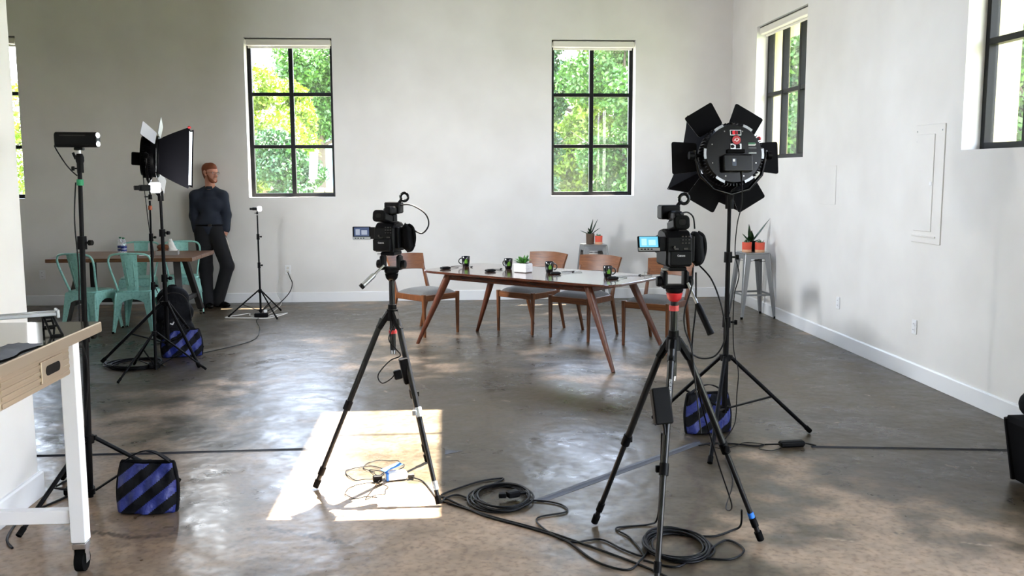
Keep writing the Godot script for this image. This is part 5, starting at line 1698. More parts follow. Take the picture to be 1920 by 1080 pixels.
func video_camera(label: String, at: Vector3, dir: Vector3, screen_tilt: float, screen_col: Color, lcd_in: float) -> Node3D:
	var o := thing("video_camera", label, "camera", at)
	o.basis = lookz(dir)
	# lens towards -z, the operator's side is +z
	var bd := mb(Transform3D(Basis(V(0, 0, -1), V(0, 1, 0), V(1, 0, 0)), Vector3.ZERO))   # side outline in (−z, y) extruded across x
	bd.prism(PackedVector2Array([Vector2(-0.075, 0.002), Vector2(0.07, 0.002), Vector2(0.075, 0.02), Vector2(0.075, 0.115), Vector2(0.05, 0.15), Vector2(0.0, 0.158), Vector2(-0.05, 0.15), Vector2(-0.08, 0.125), Vector2(-0.082, 0.05)]), -0.062, 0.05, 0.008)
	part(o, "camera_body", bd, M.black)
	var bt := part(o, "battery", mb().box(V(-0.008, 0.040, 0.096), V(0.095, 0.062, 0.032), 0.005), M.black)
	# maker's lettering on the battery
	var fnt := SystemFont.new()
	fnt.font_names = PackedStringArray(["Droid Serif"])
	var tm := TextMesh.new()
	tm.text = "Canon"
	tm.font = fnt
	tm.font_size = 24
	tm.pixel_size = 0.00045
	tm.depth = 0.0006
	var tx := MeshInstance3D.new()
	tx.name = "lettering"
	tx.mesh = tm
	tx.material_override = M.white_paint
	tx.position = V(-0.008, 0.052, 0.1125)
	bt.add_child(tx)
	# buttons in rows on the back
	for r in 3:
		for k in 3:
			part(o, "button", mb().box(V(0.006 + k * 0.014, 0.102 + r * 0.014, 0.0835), V(0.008, 0.005, 0.003), 0.001), M.dark_metal)
	part(o, "joystick", mb().cyl(V(-0.03, 0.085, 0.08), V(-0.03, 0.085, 0.09), 0.006, 0.005, 10), M.dark_metal)
	for k in 2:
		part(o, "switch", mb().box(V(-0.02 + k * 0.04, 0.078, 0.083), V(0.018, 0.008, 0.004), 0.001), M.dark_metal)
	# lens
	var L := Transform3D(Basis(V(1, 0, 0), V(0, 0, 1), V(0, -1, 0)), V(0, 0.078, -0.07))  # lathe y towards -z
	L = Transform3D(Basis(V(1, 0, 0), V(0, 0, -1), V(0, 1, 0)), V(-0.005, 0.078, -0.07))
	var ln := part(o, "lens", mb(L).lathe([Vector2(0.034, 0.0), Vector2(0.036, 0.03), Vector2(0.042, 0.034), Vector2(0.042, 0.07), Vector2(0.039, 0.074), Vector2(0.045, 0.08), Vector2(0.046, 0.115), Vector2(0.040, 0.118), Vector2(0.036, 0.10), Vector2(0.0, 0.098)], 28), M.black)
	part(ln, "focus_ring", mb(L).lathe([Vector2(0.0425, 0.044), Vector2(0.0445, 0.046), Vector2(0.0445, 0.058), Vector2(0.0425, 0.06)], 28), mat(c8(120, 104, 84), 0.35, 0.5), "bronze lens ring")
	# grip with strap
	var g := part(o, "hand_grip", mb().box(V(0.093, 0.072, -0.005), V(0.062, 0.145, 0.085), 0.026, Basis(V(0, 0, 1), 0.10)), M.black_matte)
	part(g, "strap", mb().tube(sweep([V(0.10, 0.140, 0.0), V(0.124, 0.122, 0.0), V(0.133, 0.07, 0.0), V(0.118, 0.014, 0.0), V(0.09, 0.004, 0.0)], 5), 0.009, 8), M.black_matte)
	part(o, "grip_mount", mb().box(V(0.056, 0.075, 0.012), V(0.022, 0.11, 0.10), 0.004), M.black)
	# top handle with microphone module, viewfinder
	part(o, "handle_post", mb().box(V(0.0, 0.172, -0.03), V(0.034, 0.045, 0.05), 0.006), M.black)
	part(o, "top_handle", mb().box(V(0.0, 0.213, -0.025), V(0.048, 0.042, 0.15), 0.012), M.black)
	part(o, "audio_module", mb().box(V(-0.01, 0.226, -0.07), V(0.085, 0.06, 0.07), 0.006), M.black)
	var vf := part(o, "viewfinder", mb().box(V(-0.012, 0.178, 0.05), V(0.052, 0.048, 0.12), 0.012, Basis(V(1, 0, 0), -0.18)), M.black)
	part(vf, "eyecup", mb(Transform3D(Basis(V(1, 0, 0), -0.18), V(-0.012, 0.178, 0.05))).prism(rbox_poly(0.068, 0.06, 0.018), 0.058, 0.080, 0.006), M.rubber)
	part(vf, "eyepiece_glass", mb(Transform3D(Basis(V(1, 0, 0), -0.18), V(-0.012, 0.178, 0.05))).prism(rbox_poly(0.03, 0.024, 0.008), 0.079, 0.0812), M.black_gloss)
	# microphone holder ring
	var rg := []
	for k in 16:
		var a := TAU * k / 16.0
		rg.append(V(0.055 + cos(a) * 0.021, 0.283 + sin(a) * 0.021, -0.06))
	var mh := part(o, "microphone_ring", mb().tube(rg, 0.0075, 8, false, true), M.black_gloss)
	part(mh, "ring_arm", mb().bar(V(0.02, 0.245, -0.06), V(0.04, 0.272, -0.06), 0.016, 0.014, 0.003).cyl(V(0.03, 0.285, -0.06), V(0.04, 0.298, -0.06), 0.006, 0.006, 8), M.black)
	# screen on its hinge
	var S := Transform3D(Basis(V(0, 1, 0), lcd_in) * Basis(V(1, 0, 0), screen_tilt), V(-0.075, 0.098, 0.06))
	part(o, "screen_arm", mb().box(V(-0.074, 0.098, 0.062), V(0.034, 0.062, 0.016), 0.004), M.black)
	var sc := part(o, "screen", mb(S).box(V(-0.058, 0, 0), V(0.094, 0.068, 0.013), 0.003), M.black)
	part(sc, "bezel", mb(S).box(V(-0.058, -0.026, 0.0068), V(0.09, 0.013, 0.001)), M.alu)
	for k in 4:
		part(sc, "screen_button", mb(S).box(V(-0.09 + k * 0.014, -0.026, 0.0078), V(0.008, 0.005, 0.0012)), M.black)
	var dm := mat(c8(8, 10, 14), 0.15)
	dm.emission_enabled = true
	dm.emission = screen_col
	dm.emission_energy_multiplier = 1.0
	part(sc, "display", mb(S).box(V(-0.058, 0.007, 0.0068), V(0.078, 0.046, 0.0012)), dm)
	var pm := mat(c8(20, 26, 30), 0.2)
	pm.emission_enabled = true
	pm.emission = screen_col.lightened(0.45)
	pm.emission_energy_multiplier = 1.0
	part(sc, "display_picture", mb(S).box(V(-0.078, 0.006, 0.0076), V(0.022, 0.030, 0.0006)), pm)
	part(sc, "display_picture", mb(S).box(V(-0.044, 0.004, 0.0076), V(0.03, 0.024, 0.0006)), pm)
	return o

func sandbag(label: String, at: Vector3, turn: float, w: float, h: float, group := "") -> Node3D:
	var o := thing("sandbag", label, "sandbag", at, turn, group)
	# a pillow that stands on its bottom edge: striped slantwise in blue and black, each stripe its own strip of cloth
	var N := 44
	var shape := func(u: float, v: float, side: float) -> Vector3:   # u -1..1 across, v 0..1 up
		var hw := w * 0.5 * (1.0 + 0.10 * sin(PI * (1.0 - v)) - 0.10 * v)
		var th := (0.012 + 0.075 * pow(maxf(0.0, 1.0 - pow(absf(u), 3.0)), 0.6) * (0.25 + 0.75 * pow(1.0 - v, 0.7)) * minf(1.0, v * 9.0 + 0.55))
		var wob := 0.006 * sin(u * 7.0 + v * 9.0) + 0.004 * sin(u * 13.0 - v * 5.0)
		return V(u * hw, v * h + 0.002, side * th + wob * side - v * h * 0.10)
	for side in [-1.0, 1.0]:
		for band in 8:
			var b := mb()
			var any := false
			for i in N:
				for j in N:
					var u := -1.0 + 2.0 * (i + 0.5) / N
					var v := (j + 0.5) / N
					var d: float = (v * h + -u * w * 0.42 * side + 0.5 * w) / (h + w) * 8.6
					if clampi(int(d), 0, 7) != band: continue
					any = true
					var q := []
					for c in [[0, 0], [1, 0], [1, 1], [0, 1]]:
						q.append(shape.call(-1.0 + 2.0 * (i + c[0]) / N, float(j + c[1]) / N, side))
					b.qf(q[0], q[1], q[2], q[3], V(q[0].x, q[0].y, -side * 1.0))
			if any: part(o, "cloth_stripe", b, M.bag_blue if band % 2 == 0 else M.bag_black)
	var rim := []
	for k in 41:
		var v := clampf(k / 40.0, 0.0, 1.0)
		rim.append(shape.call(-1.0, 1.0 - v, 0.0))
	for k in range(1, 21): rim.append(shape.call(-1.0 + k * 0.1, 0.0, 0.0) + V(0, 0.004, 0))
	for k in range(1, 41): rim.append(shape.call(1.0, k / 40.0, 0.0))
	for k in range(1, 20): rim.append(shape.call(1.0 - k * 0.1, 1.0, 0.0))
	part(o, "piping", mb().tube(rim, 0.011, 6, false, true), M.bag_black)
	part(o, "bottom_panel", mb().ell(V(0, 0.022, 0), V(w * 0.49, 0.02, 0.075), 6, 14), M.bag_black)
	var top := -h * 0.10
	var hp := []
	for k in 9:
		var f := k / 8.0
		hp.append([V(lerpf(-w * 0.42, w * 0.42, f), h * 0.99 + 0.058 * sin(PI * f), top - 0.018), V(lerpf(-w * 0.42, w * 0.42, f), h * 1.0 + 0.062 * sin(PI * f), top + 0.018)])
	part(o, "handle", mb().grid(hp, 0.006), M.bag_black)
	return o

func build_kit() -> void:
	# ---------------- video camera and tripod on the left, standing in the sun patch
	var ca := V(-0.618, 0, 7.407)
	video_tripod("black video tripod standing with its feet in the sun patch", ca, [V(-1.048, 0, 7.441), V(-0.378, 0, 7.758), V(-0.452, 0, 7.015)], 0.935, 1.205, 0.745, M.alu, V(0.30, 0, -0.95), V(-0.115, -0.105, 0.045), false)
	video_camera("video camera on the tripod in the sun patch, its screen folded out dim", ca + V(0, 1.273, 0), V(0.34, 0, -0.94), 0.0, c8(60, 74, 104), 0.30)
	# ---------------- video camera and tripod on the right
	var cb := V(0.649, 0, 8.41)
	var tb := video_tripod("black video tripod with a red bowl and red ring beside the coiled cable", cb, [V(0.362, 0, 8.061), V(1.094, 0, 8.336), V(0.49, 0, 8.832)], 0.945, 1.215, 0.80, M.black, V(0.02, 0, -1), V(0.075, -0.20, 0.10), true)
	video_camera("video camera on the tripod with the red bowl, its screen showing a bright blue picture", cb + V(0, 1.283, 0), V(-0.06, 0, -1), -0.42, c8(110, 196, 226), -0.1)
	var f2 := SystemFont.new()
	f2.font_names = PackedStringArray(["Droid Sans"])
	var tm := TextMesh.new()
	tm.text = "Manfrotto"
	tm.font = f2
	tm.font_size = 28
	tm.pixel_size = 0.0006
	tm.depth = 0.0008
	var tx := MeshInstance3D.new()
	tx.name = "lettering"
	tx.mesh = tm
	tx.material_override = M.white_paint
	tb.add_child(tx)
	var la := V(0, 0.945, 0) + V(-0.159, 0, 0.422).normalized() * 0.045
	var le := V(-0.159, 0, 0.422)
	var ld := (le - la).normalized()
	var outw := V(-0.1, 0.3, 0.95)
	outw = (outw - ld * outw.dot(ld)).normalized()
	tx.basis = Basis(-ld, outw.cross(-ld).normalized(), outw)
	tx.position = la + ld * 0.19 + outw * 0.0165
	var ra := V(0, 0.945, 0) + V(0.445, 0, -0.074).normalized() * 0.045
	var rd := (V(0.445, 0, -0.074) - ra)
	part(tb, "blue_tape", mb().tube([ra + rd * 0.845, ra + rd * 0.872], 0.0142, 12), M.blue_tape, "band of blue tape")
	# power bricks strapped to the tripod legs
	var o := thing("power_brick", "black power brick strapped to the leg of the tripod in the sun patch", "power adapter", V(-0.548, 0.655, 7.52))
	o.rotation = V(0.0, 0.2, 0.20)
	part(o, "brick", mb().box(Vector3.ZERO, V(0.045, 0.14, 0.05), 0.006), M.black)
	part(o, "plug", mb().box(V(-0.045, -0.01, 0), V(0.04, 0.05, 0.03), 0.006), M.black)
	o = thing("power_brick", "black power brick strapped to the leg of the tripod with the red bowl", "power adapter", V(0.556, 0.715, 8.60))
	o.rotation = V(-0.3, 0.1, 0.05)
	part(o, "brick", mb().box(Vector3.ZERO, V(0.078, 0.152, 0.04), 0.006), M.black)
	part(o, "cord_strain_relief", mb().cyl(V(0.0, -0.075, 0), V(0.0, -0.12, 0), 0.007, 0.004, 8), M.cable)
	# ---------------- big studio light on the right
	var cr := V(1.42, 0, 6.667)
	light_stand("black light stand carrying the round studio light, sandbag on its foot", cr, [V(1.176, 0, 7.208), V(2.01, 0, 6.607), V(1.073, 0, 6.185)], 0.522, 0.195, 1.46, 0.0185, Vector3.ZERO)
	studio_light("round black studio light with red display, six barn doors and a dark softbox", V(1.425, 1.785, 6.667), V(-0.05, -0.15, -0.985), V(-0.005, -0.29, 0.0), 0.50, 0.50, 0.22, true, 1.5, 0.0, -0.30)
	sandbag("blue and black striped sandbag on the foot of the round studio light's stand", V(1.36, 0, 6.52), 0.15, 0.30, 0.25)
	# ---------------- softbox on the left
	var cs := V(-2.867, 0, 3.759)
	light_stand("black light stand carrying the softbox light beside the backpack", cs, [V(-3.415, 0, 3.883), V(-2.485, 0, 4.172), V(-2.70, 0, 3.215)], 0.52, 0.16, 1.46, 0.020, Vector3.ZERO)
	studio_light("black softbox light facing the table with one barn door bent back", V(-2.965, 1.84, 3.76), V(0.98, -0.06, -0.18), V(0.10, -0.36, 0.0), 0.50, 0.53, 0.26, false, 12.0, -0.10, 0.0)
	# ---------------- small LED light on a thin stand in front of it
	var c2 := V(-2.80, 0, 4.353)
	light_stand("thin black light stand with the small glowing light, cable coil round its foot", c2, [V(-2.982, 0, 4.753), V(-2.397, 0, 4.291), V(-3.09, 0, 4.015)], 0.343, 0.06, 1.46, 0.0125, V(0.02, 0, 0))
	small_lamp("small LED light with glowing white diffuser in front of the softbox", V(-2.775, 1.54, 4.353), 0.6, 0.92, 1.0)
	single("cord_wrap", "orange tape wrap high on the thin stand of the small glowing light", "tape", mb().cyl(V(-2.7805, 1.385, 4.353), V(-2.780, 1.42, 4.353), 0.016, 0.016, 12), M.orange_tape)
	# ---------------- tiny lamp by the back wall
	var c3 := V(-2.522, 0, 1.221)
	light_stand("slim light stand by the back wall with white cord around its feet", c3, [V(-2.888, 0, 1.287), V(-2.282, 0, 1.504), V(-2.36, 0, 0.80)], 0.309, 0.07, 1.20, 0.0125, Vector3.ZERO)
	small_lamp("tiny LED light on the slim stand between the standing man and the beige outlet", V(-2.522, 1.255, 1.221), 0.2, 0.62, 0.2)
	# ---------------- tube shaped light on the left
	var c1 := V(-2.186, 0, 7.525)
	light_stand("black light stand behind the workbench with green tape near its top", c1, [V(-2.33, 0, 8.02), V(-1.80, 0, 7.28), V(-2.46, 0, 7.18)], 0.33, 0.05, 1.69, 0.0165, V(0.045, 0, 0))
	o = thing("twin_spot_light", "long black twin spot light with two glowing lenses, above green tape", "light", V(-2.137, 1.775, 7.525), 0.10)
	var hx := 0.083
	part(o, "housing", mb(Transform3D(Basis(V(0, 0, 1), V(0, 1, 0), V(-1, 0, 0)), V(0.0, 0.075, 0))).prism(rbox_poly(0.075, 0.074, 0.02), -0.092, 0.105, 0.004), M.black)
	part(o, "groove", mb().box(V(-0.02, 0.095, 0.0375), V(0.12, 0.003, 0.002)), M.dark_metal)
	for s in [-1.0, 1.0]:
		part(o, "lamp_lens", mb().ell(V(0.094, 0.075 + s * 0.021, 0.018), V(0.009, 0.0135, 0.021), 8, 12), M.lamp_white, "glowing white lens")
	part(o, "bracket", mb().box(V(0, 0.03, 0), V(0.042, 0.014, 0.04), 0.003), M.black)
	part(o, "spigot", mb().cyl(V(0, 0.008, 0), V(0, 0.026, 0), 0.007, 0.007, 10), M.chrome)
	part(o, "ball_head", mb().lathe([Vector2(0.0, -0.088), Vector2(0.016, -0.088), Vector2(0.016, -0.04), Vector2(0.02, -0.03), Vector2(0.02, -0.01), Vector2(0.014, 0.006), Vector2(0, 0.008)], 16).bar(V(-0.018, -0.02, 0), V(-0.03, 0.012, 0), 0.012, 0.012, 0.003), M.black)
	part(o, "lock_knob", mb().cyl(V(-0.014, -0.066, 0), V(-0.03, -0.066, 0), 0.004, 0.004, 8).cyl(V(-0.028, -0.066, 0), V(-0.04, -0.066, 0), 0.011, 0.011, 12), M.black)
	part(o, "cord", mb().tube(sweep([V(-0.095, 0.07, 0), V(-0.112, 0.05, 0), V(-0.108, 0.03, 0), V(-0.07, -0.035, 0.01), V(-0.04, -0.075, 0.015), V(-0.012, -0.102, 0.018)], 5), 0.0032, 6), M.cable)
	area(o, Transform3D(Basis(Vector3.UP, -PI * 0.5), V(0.112, 0.075, 0.0)), Vector2(0.06, 0.07), 2.5, Color(1, 0.99, 0.97))
	single("green_tape", "band of green tape wrapped on the stand below the twin spot light", "tape", mb().cyl(V(-2.143, 1.625, 7.525), V(-2.142, 1.655, 7.525), 0.0165, 0.0165, 14), M.green_tape)
	# ---------------- sandbags, backpack, case
	sandbag("blue and black striped sandbag standing alone beside the workbench", V(-1.84, 0, 7.70), -0.12, 0.29, 0.245)
	sandbag("blue and black sandbag slumped behind the thin stand with the cable coil", V(-2.78, 0, 3.62), 0.3, 0.34, 0.24)
	backpack(V(-3.10, 0, 2.72))
	gear_case()

func backpack(at: Vector3) -> void:
	var o := thing("backpack", "black backpack standing on the floor behind the softbox stand", "backpack", at, 0.25)
	var b := mb()
	nets(b, [[V(-0.10, 0.10, 0), V(0.10, 0.10, 0), 0.10, 0.10], [V(-0.09, 0.28, -0.01), V(0.09, 0.28, -0.01), 0.105, 0.105], [V(-0.06, 0.43, -0.02), V(0.06, 0.43, -0.02), 0.095, 0.095], [V(-0.05, 0.12, 0.07), V(0.05, 0.12, 0.07), 0.075, 0.075], [V(0, 0.1, 0), V(0, 0.45, -0.02), 0.12, 0.1]], 0.018, 0.05)
	part(o, "bag_body", b, M.bag_black)
	b = mb()
	nets(b, [[V(-0.07, 0.13, 0.135), V(0.07, 0.13, 0.135), 0.05, 0.05], [V(-0.07, 0.2, 0.13), V(0.07, 0.2, 0.13), 0.04, 0.04]], 0.014, 0.03)
	part(o, "front_pocket", b, M.bag_black)
	part(o, "carry_loop", mb().tube(sweep([V(-0.04, 0.525, -0.03), V(-0.03, 0.555, -0.03), V(0.03, 0.555, -0.03), V(0.04, 0.525, -0.03)], 4), 0.008, 6), M.bag_black)
	part(o, "zipper", mb().tube(sweep([V(-0.17, 0.2, 0.085), V(-0.15, 0.38, 0.09), V(-0.07, 0.48, 0.078), V(0.07, 0.48, 0.078), V(0.15, 0.38, 0.09), V(0.17, 0.2, 0.085)], 5), 0.004, 5), M.dark_metal)
	part(o, "white_patch", mb(Transform3D(Basis(V(0, 0, 1), -0.5), V(-0.02, 0.19, 0.176))).box(V(0, 0, 0), V(0.03, 0.012, 0.003)).box(V(0.012, 0.016, 0), V(0.012, 0.03, 0.003)), M.white_paint, "small white emblem")

func gear_case() -> void:
	var o := thing("gear_case", "black gear case standing on the floor near the right wall", "case", V(2.87, 0, 7.80), 0.0)
	part(o, "case_body", mb().prism(PackedVector2Array([Vector2(-0.12, 0.012), Vector2(0.42, 0.012), Vector2(0.42, 0.37), Vector2(-0.175, 0.37), Vector2(-0.185, 0.34)]), -0.2, 0.3, 0.012), M.black_matte)
	for s in [-0.19, 0.29]:
		part(o, "corner_guard", mb().bar(V(-0.118, 0.012, s), V(-0.178, 0.355, s), 0.03, 0.03, 0.008), M.black)
	part(o, "bottom_foot", mb().box(V(0.15, 0.006, 0.05), V(0.4, 0.012, 0.4), 0.003), M.rubber)
	# soft bag on the case
	o = thing("soft_bag", "rounded black soft bag lying on top of the gear case", "bag", V(2.80, 0.373, 7.76))
	var b := mb()
	nets(b, [[V(-0.02, 0.075, -0.06), V(0.2, 0.075, -0.06), 0.075, 0.075], [V(-0.02, 0.075, 0.05), V(0.2, 0.075, 0.05), 0.075, 0.075], [V(0.03, 0.11, 0), V(0.2, 0.12, 0), 0.06, 0.06]], 0.018, 0.05)
	part(o, "bag_body", b, M.bag_black)
	part(o, "strap", mb().tube(sweep([V(-0.03, 0.1, 0.11), V(0.02, 0.175, 0.04), V(0.08, 0.185, -0.03), V(0.1, 0.12, -0.12)], 5), 0.01, 6), M.bag_black)

# ------------------------------------------------------------------ cables and tape
func cable(label: String, pts: Array, r: float, m: Material, steps := 6, called := "cable") -> MeshInstance3D:
	return single(called, label, "cable", mb().tube(sweep(pts, steps), r, 6), m)

func coil(label: String, ce: Vector3, rx: float, rz: float, turns: int, r: float, lead: Array, sd: int, tail: Array = []) -> Node3D:
	var o := thing("cable_coil", label, "cable coil", ce)
	var g := RandomNumberGenerator.new()
	g.seed = sd
	for t in turns:
		var pts := []
		var ox := g.randf_range(-0.02, 0.02)
		var oz := g.randf_range(-0.02, 0.02)
		var sx := rx * g.randf_range(0.84, 1.06)
		var sz := rz * g.randf_range(0.84, 1.06)
		var ph := g.randf() * TAU
		for k in 32:
			var a := TAU * k / 32.0
			pts.append(V(ox + cos(a) * sx, r * (1.0 + 1.2 * (t % 4)) + r * 0.6 * sin(a * 2.0 + ph), oz + sin(a) * sz))
		part(o, "loop", mb().tube(pts, r, 6, false, true), M.cable)
	if lead.size(): part(o, "lead", mb().tube(sweep(lead, 6), r, 6), M.cable)
	if tail.size(): part(o, "tail", mb().tube(sweep(tail, 6), r, 6), M.cable)
	return o

func strip(label: String, pts: Array, w: float, m: Material, core := true) -> Node3D:
	var o := thing("floor_tape", label, "tape")
	for k in pts.size() - 1:
		var a: Vector3 = pts[k]
		var b: Vector3 = pts[k + 1]
		var d := (b - a).normalized()
		var s := d.cross(Vector3.UP) * w * 0.5
		var P := []
		for i in 2:
			var c := a if i == 0 else b
			P.append([c - s + V(0, 0.001, 0), c - s * 0.28 + V(0, 0.0025, 0), c - s * 0.12 + V(0, 0.007 if core else 0.003, 0), c + s * 0.12 + V(0, 0.007 if core else 0.003, 0), c + s * 0.28 + V(0, 0.0025, 0), c + s + V(0, 0.001, 0)])
		part(o, "tape_strip", mb().grid(P, 0.0008), m)
	return o

func build_cables() -> void:
	var y := 0.006
	strip("dark tape line over a cable from the partition to the sun patch", [V(-3.3, 0, 6.70), V(-2.07, 0, 6.71), V(-1.19, 0, 6.695)], 0.045, M.tape_black)
	strip("wide grey tape strip between the coil with a plug and a sandbag", [V(0.13, 0, 7.72), V(1.235, 0, 6.76)], 0.062, M.tape_grey)
	strip("dark tape line over a cable running to the gear case", [V(1.90, 0, 6.905), V(3.12, 0, 7.08)], 0.04, M.tape_black)
	single("tape_triangle", "small torn triangle of grey tape beside the sun patch", "tape", mb(Transform3D(Basis(V(1, 0, 0), V(0, 0, -1), V(0, 1, 0)), V(-0.30, 0.0006, 6.83))).prism(PackedVector2Array([Vector2(-0.05, -0.05), Vector2(0.055, 0.02), Vector2(-0.05, 0.045)]), 0.0, 0.0012), M.tape_grey)
	# coil between the tripods, with its plug
	var o := coil("black cable coil with a plug between the two tripods", V(-0.06, 0.001, 7.665), 0.155, 0.20, 6, 0.0052, [V(-0.14, y, 0.05), V(-0.22, y, -0.05), V(-0.28, y, -0.02), V(-0.31, y, 0.05)], 201, [V(-0.02, y, -0.22), V(0.03, y, -0.30), V(-0.1, y, -0.26), V(-0.26, y, -0.12), V(-0.31, y, -0.06)])
	part(o, "plug", mb().box(V(0.06, 0.03, 0.02), V(0.07, 0.035, 0.05), 0.008, Basis(Vector3.UP, 0.4)).box(V(0.005, 0.028, 0.035), V(0.04, 0.026, 0.03), 0.005).cyl(V(0.09, 0.03, 0.005), V(0.13, 0.022, -0.01), 0.012, 0.007, 8), M.black)
	# cable zigzag between the coils
	cable("black cable running in a zigzag from the grey tape end over the floor", [V(0.06, y, 7.72), V(0.16, y, 7.74), V(0.24, y, 7.80), V(0.25, y, 7.90), V(0.10, y, 7.97), V(0.12, y, 8.12), V(0.22, y, 8.28), V(0.36, y, 8.26), V(0.44, y, 8.38), V(0.52, y, 8.46), V(0.50, y, 8.25), V(0.46, y, 8.13), V(0.62, y, 8.10), V(0.66, 0.05, 8.12), V(0.60, 0.35, 8.42), V(0.565, 0.59, 8.575)], 0.0045, M.cable)
	cable("black cable swinging between the coil with a plug and the big coil", [V(-0.37, y, 7.62), V(-0.26, y, 7.78), V(-0.15, y, 7.93), V(0.05, y, 8.10), V(0.20, y, 8.26), V(0.30, y, 8.50), V(0.42, y, 8.60), V(0.50, y, 8.50), V(0.56, y, 8.40)], 0.0052, M.cable)
	cable("black cable running past the coil with a plug to the red bowl tripod", [V(-0.36, y, 7.70), V(-0.22, y, 7.84), V(-0.08, y, 7.97), V(0.12, y, 8.14), V(0.34, y, 8.38), V(0.52, y, 8.60), V(0.62, y, 8.78), V(0.7, y, 9.05)], 0.0052, M.cable)
	o = coil("big black cable coil under the tripod with the red bowl", V(0.69, 0.001, 8.37), 0.145, 0.175, 9, 0.0052, [V(0.10, y, -0.12), V(0.2, y, -0.1), V(0.30, y, -0.16), V(0.345, 0.03, -0.16), V(0.335, 0.12, -0.12)], 202, [V(0.10, y, 0.1), V(0.24, y, -0.05), V(0.29, y, 0.06), V(0.20, y, 0.16), V(0.05, y, 0.14), V(-0.06, y, 0.22), V(-0.18, y, 0.14)])
	cable("thin black cable climbing the blue taped leg of the tripod with the red bowl", [V(1.30, y, 7.10), V(1.22, y, 7.5), V(1.06, y, 7.9), V(1.0, 0.12, 8.18), V(0.90, 0.36, 8.28), V(0.79, 0.66, 8.37), V(0.73, 0.90, 8.42), V(0.73, 1.10, 8.46), V(0.72, 1.26, 8.49)], 0.0036, M.cable)
	cable("black cable hanging in a wide loop from the camera on the red bowl tripod", [V(0.76, 1.28, 8.40), V(0.80, 1.22, 8.46), V(0.84, 1.10, 8.48), V(0.855, 0.98, 8.48), V(0.82, 0.90, 8.47), V(0.76, 0.885, 8.46), V(0.71, 0.91, 8.46)], 0.0036, M.cable, 8)
	cable("black cable hanging straight beside the column of the red bowl tripod", [V(0.71, 1.28, 8.48), V(0.70, 1.20, 8.50), V(0.672, 1.10, 8.50), V(0.675, 1.02, 8.50), V(0.70, 0.94, 8.52), V(0.705, 0.82, 8.56), V(0.72, 0.60, 8.62)], 0.0036, M.cable, 8)
	cable("short black cable bowing over the top of the camera on the red bowl tripod", [V(0.655, 1.505, 8.46), V(0.69, 1.512, 8.44), V(0.722, 1.49, 8.42), V(0.73, 1.44, 8.42)], 0.0035, M.cable, 8)
	cable("black cable looping out beside the camera on the sun patch tripod", [V(-0.60, 1.505, 7.36), V(-0.52, 1.515, 7.36), V(-0.44, 1.47, 7.37), V(-0.42, 1.41, 7.38), V(-0.455, 1.365, 7.39), V(-0.51, 1.39, 7.40), V(-0.545, 1.42, 7.40)], 0.0042, M.cable, 8)
	cable("black cord looping below the head of the sun patch tripod to its power brick", [V(-0.60, 0.90, 7.44), V(-0.635, 0.82, 7.48), V(-0.60, 0.77, 7.50), V(-0.575, 0.735, 7.52), V(-0.63, 0.71, 7.53), V(-0.69, 0.64, 7.54), V(-0.67, 0.595, 7.54), V(-0.62, 0.62, 7.53), V(-0.602, 0.65, 7.525)], 0.0035, M.cable, 8)
	# bunched cords and a taped adaptor in the sun
	o = thing("taped_adaptor", "small white power adaptor with blue tape lying in the sun patch", "power adapter", V(-0.64, 0, 7.32), 0.25)
	part(o, "adaptor_body", mb().box(V(0.02, 0.024, 0), V(0.12, 0.045, 0.06), 0.008), M.white_paint)
	part(o, "tape_flag", mb().bar(V(-0.05, 0.05, -0.02), V(0.06, 0.07, -0.06), 0.05, 0.002), M.blue_tape, "blue tape flag")
	part(o, "tape_band", mb().box(V(-0.03, 0.0245, 0.0), V(0.018, 0.048, 0.063), 0.006), M.blue_tape)
	part(o, "plug", mb().box(V(-0.085, 0.02, 0.01), V(0.05, 0.035, 0.03), 0.006), M.black)
	part(o, "socket", mb().box(V(0.10, 0.018, 0.02), V(0.035, 0.025, 0.03), 0.004), M.dark_metal)
	var g := RandomNumberGenerator.new()
	g.seed = 303
	var cn := ["thin cord loop at the plug of the taped adaptor in the sun patch", "thin cord loop in the shadow of the sun patch tripod", "thin cord loop behind the taped adaptor in the sun patch"]
	var cc := [V(-0.80, 0, 7.20), V(-0.77, 0, 7.50), V(-0.70, 0, 7.08)]
	for k in 3:
		var pts := []
		for s in 15:
			var a := TAU * s / 13.0 + k
			pts.append(cc[k] + V(cos(a) * 0.115 * g.randf_range(0.85, 1.1), 0.004 + 0.004 * (s % 2), sin(a) * 0.12 * g.randf_range(0.8, 1.1)))
		pts.append(V(-0.70, 0.015, 7.33))
		cable(cn[k], pts, 0.0025, M.cable, 5)
	cable("black cord running from the taped adaptor to the foot of the sun patch tripod", [V(-0.53, 0.015, 7.33), V(-0.47, y, 7.38), V(-0.42, y, 7.55), V(-0.40, y, 7.62), V(-0.36, y, 7.64)], 0.004, M.cable)
	# cable and in-line box on the right, along the floor to the tape
	o = thing("inline_power_box", "black in-line power box on the floor near the round studio light's stand", "power adapter", V(1.78, 0, 6.89), 0.08)
	part(o, "box", mb().box(V(0, 0.02, 0), V(0.16, 0.036, 0.055), 0.01), M.black)
	part(o, "lead", mb().tube(sweep([V(-0.08, 0.02, 0), V(-0.16, y, -0.05), V(-0.22, y, -0.03), V(-0.34, y, -0.10), V(-0.46, y, -0.13), V(-0.56, y, -0.10)], 6), 0.005, 6), M.cable)
	part(o, "output_lead", mb().tube([V(0.08, 0.02, 0), V(0.15, y, 0.02)], 0.005, 6), M.cable)
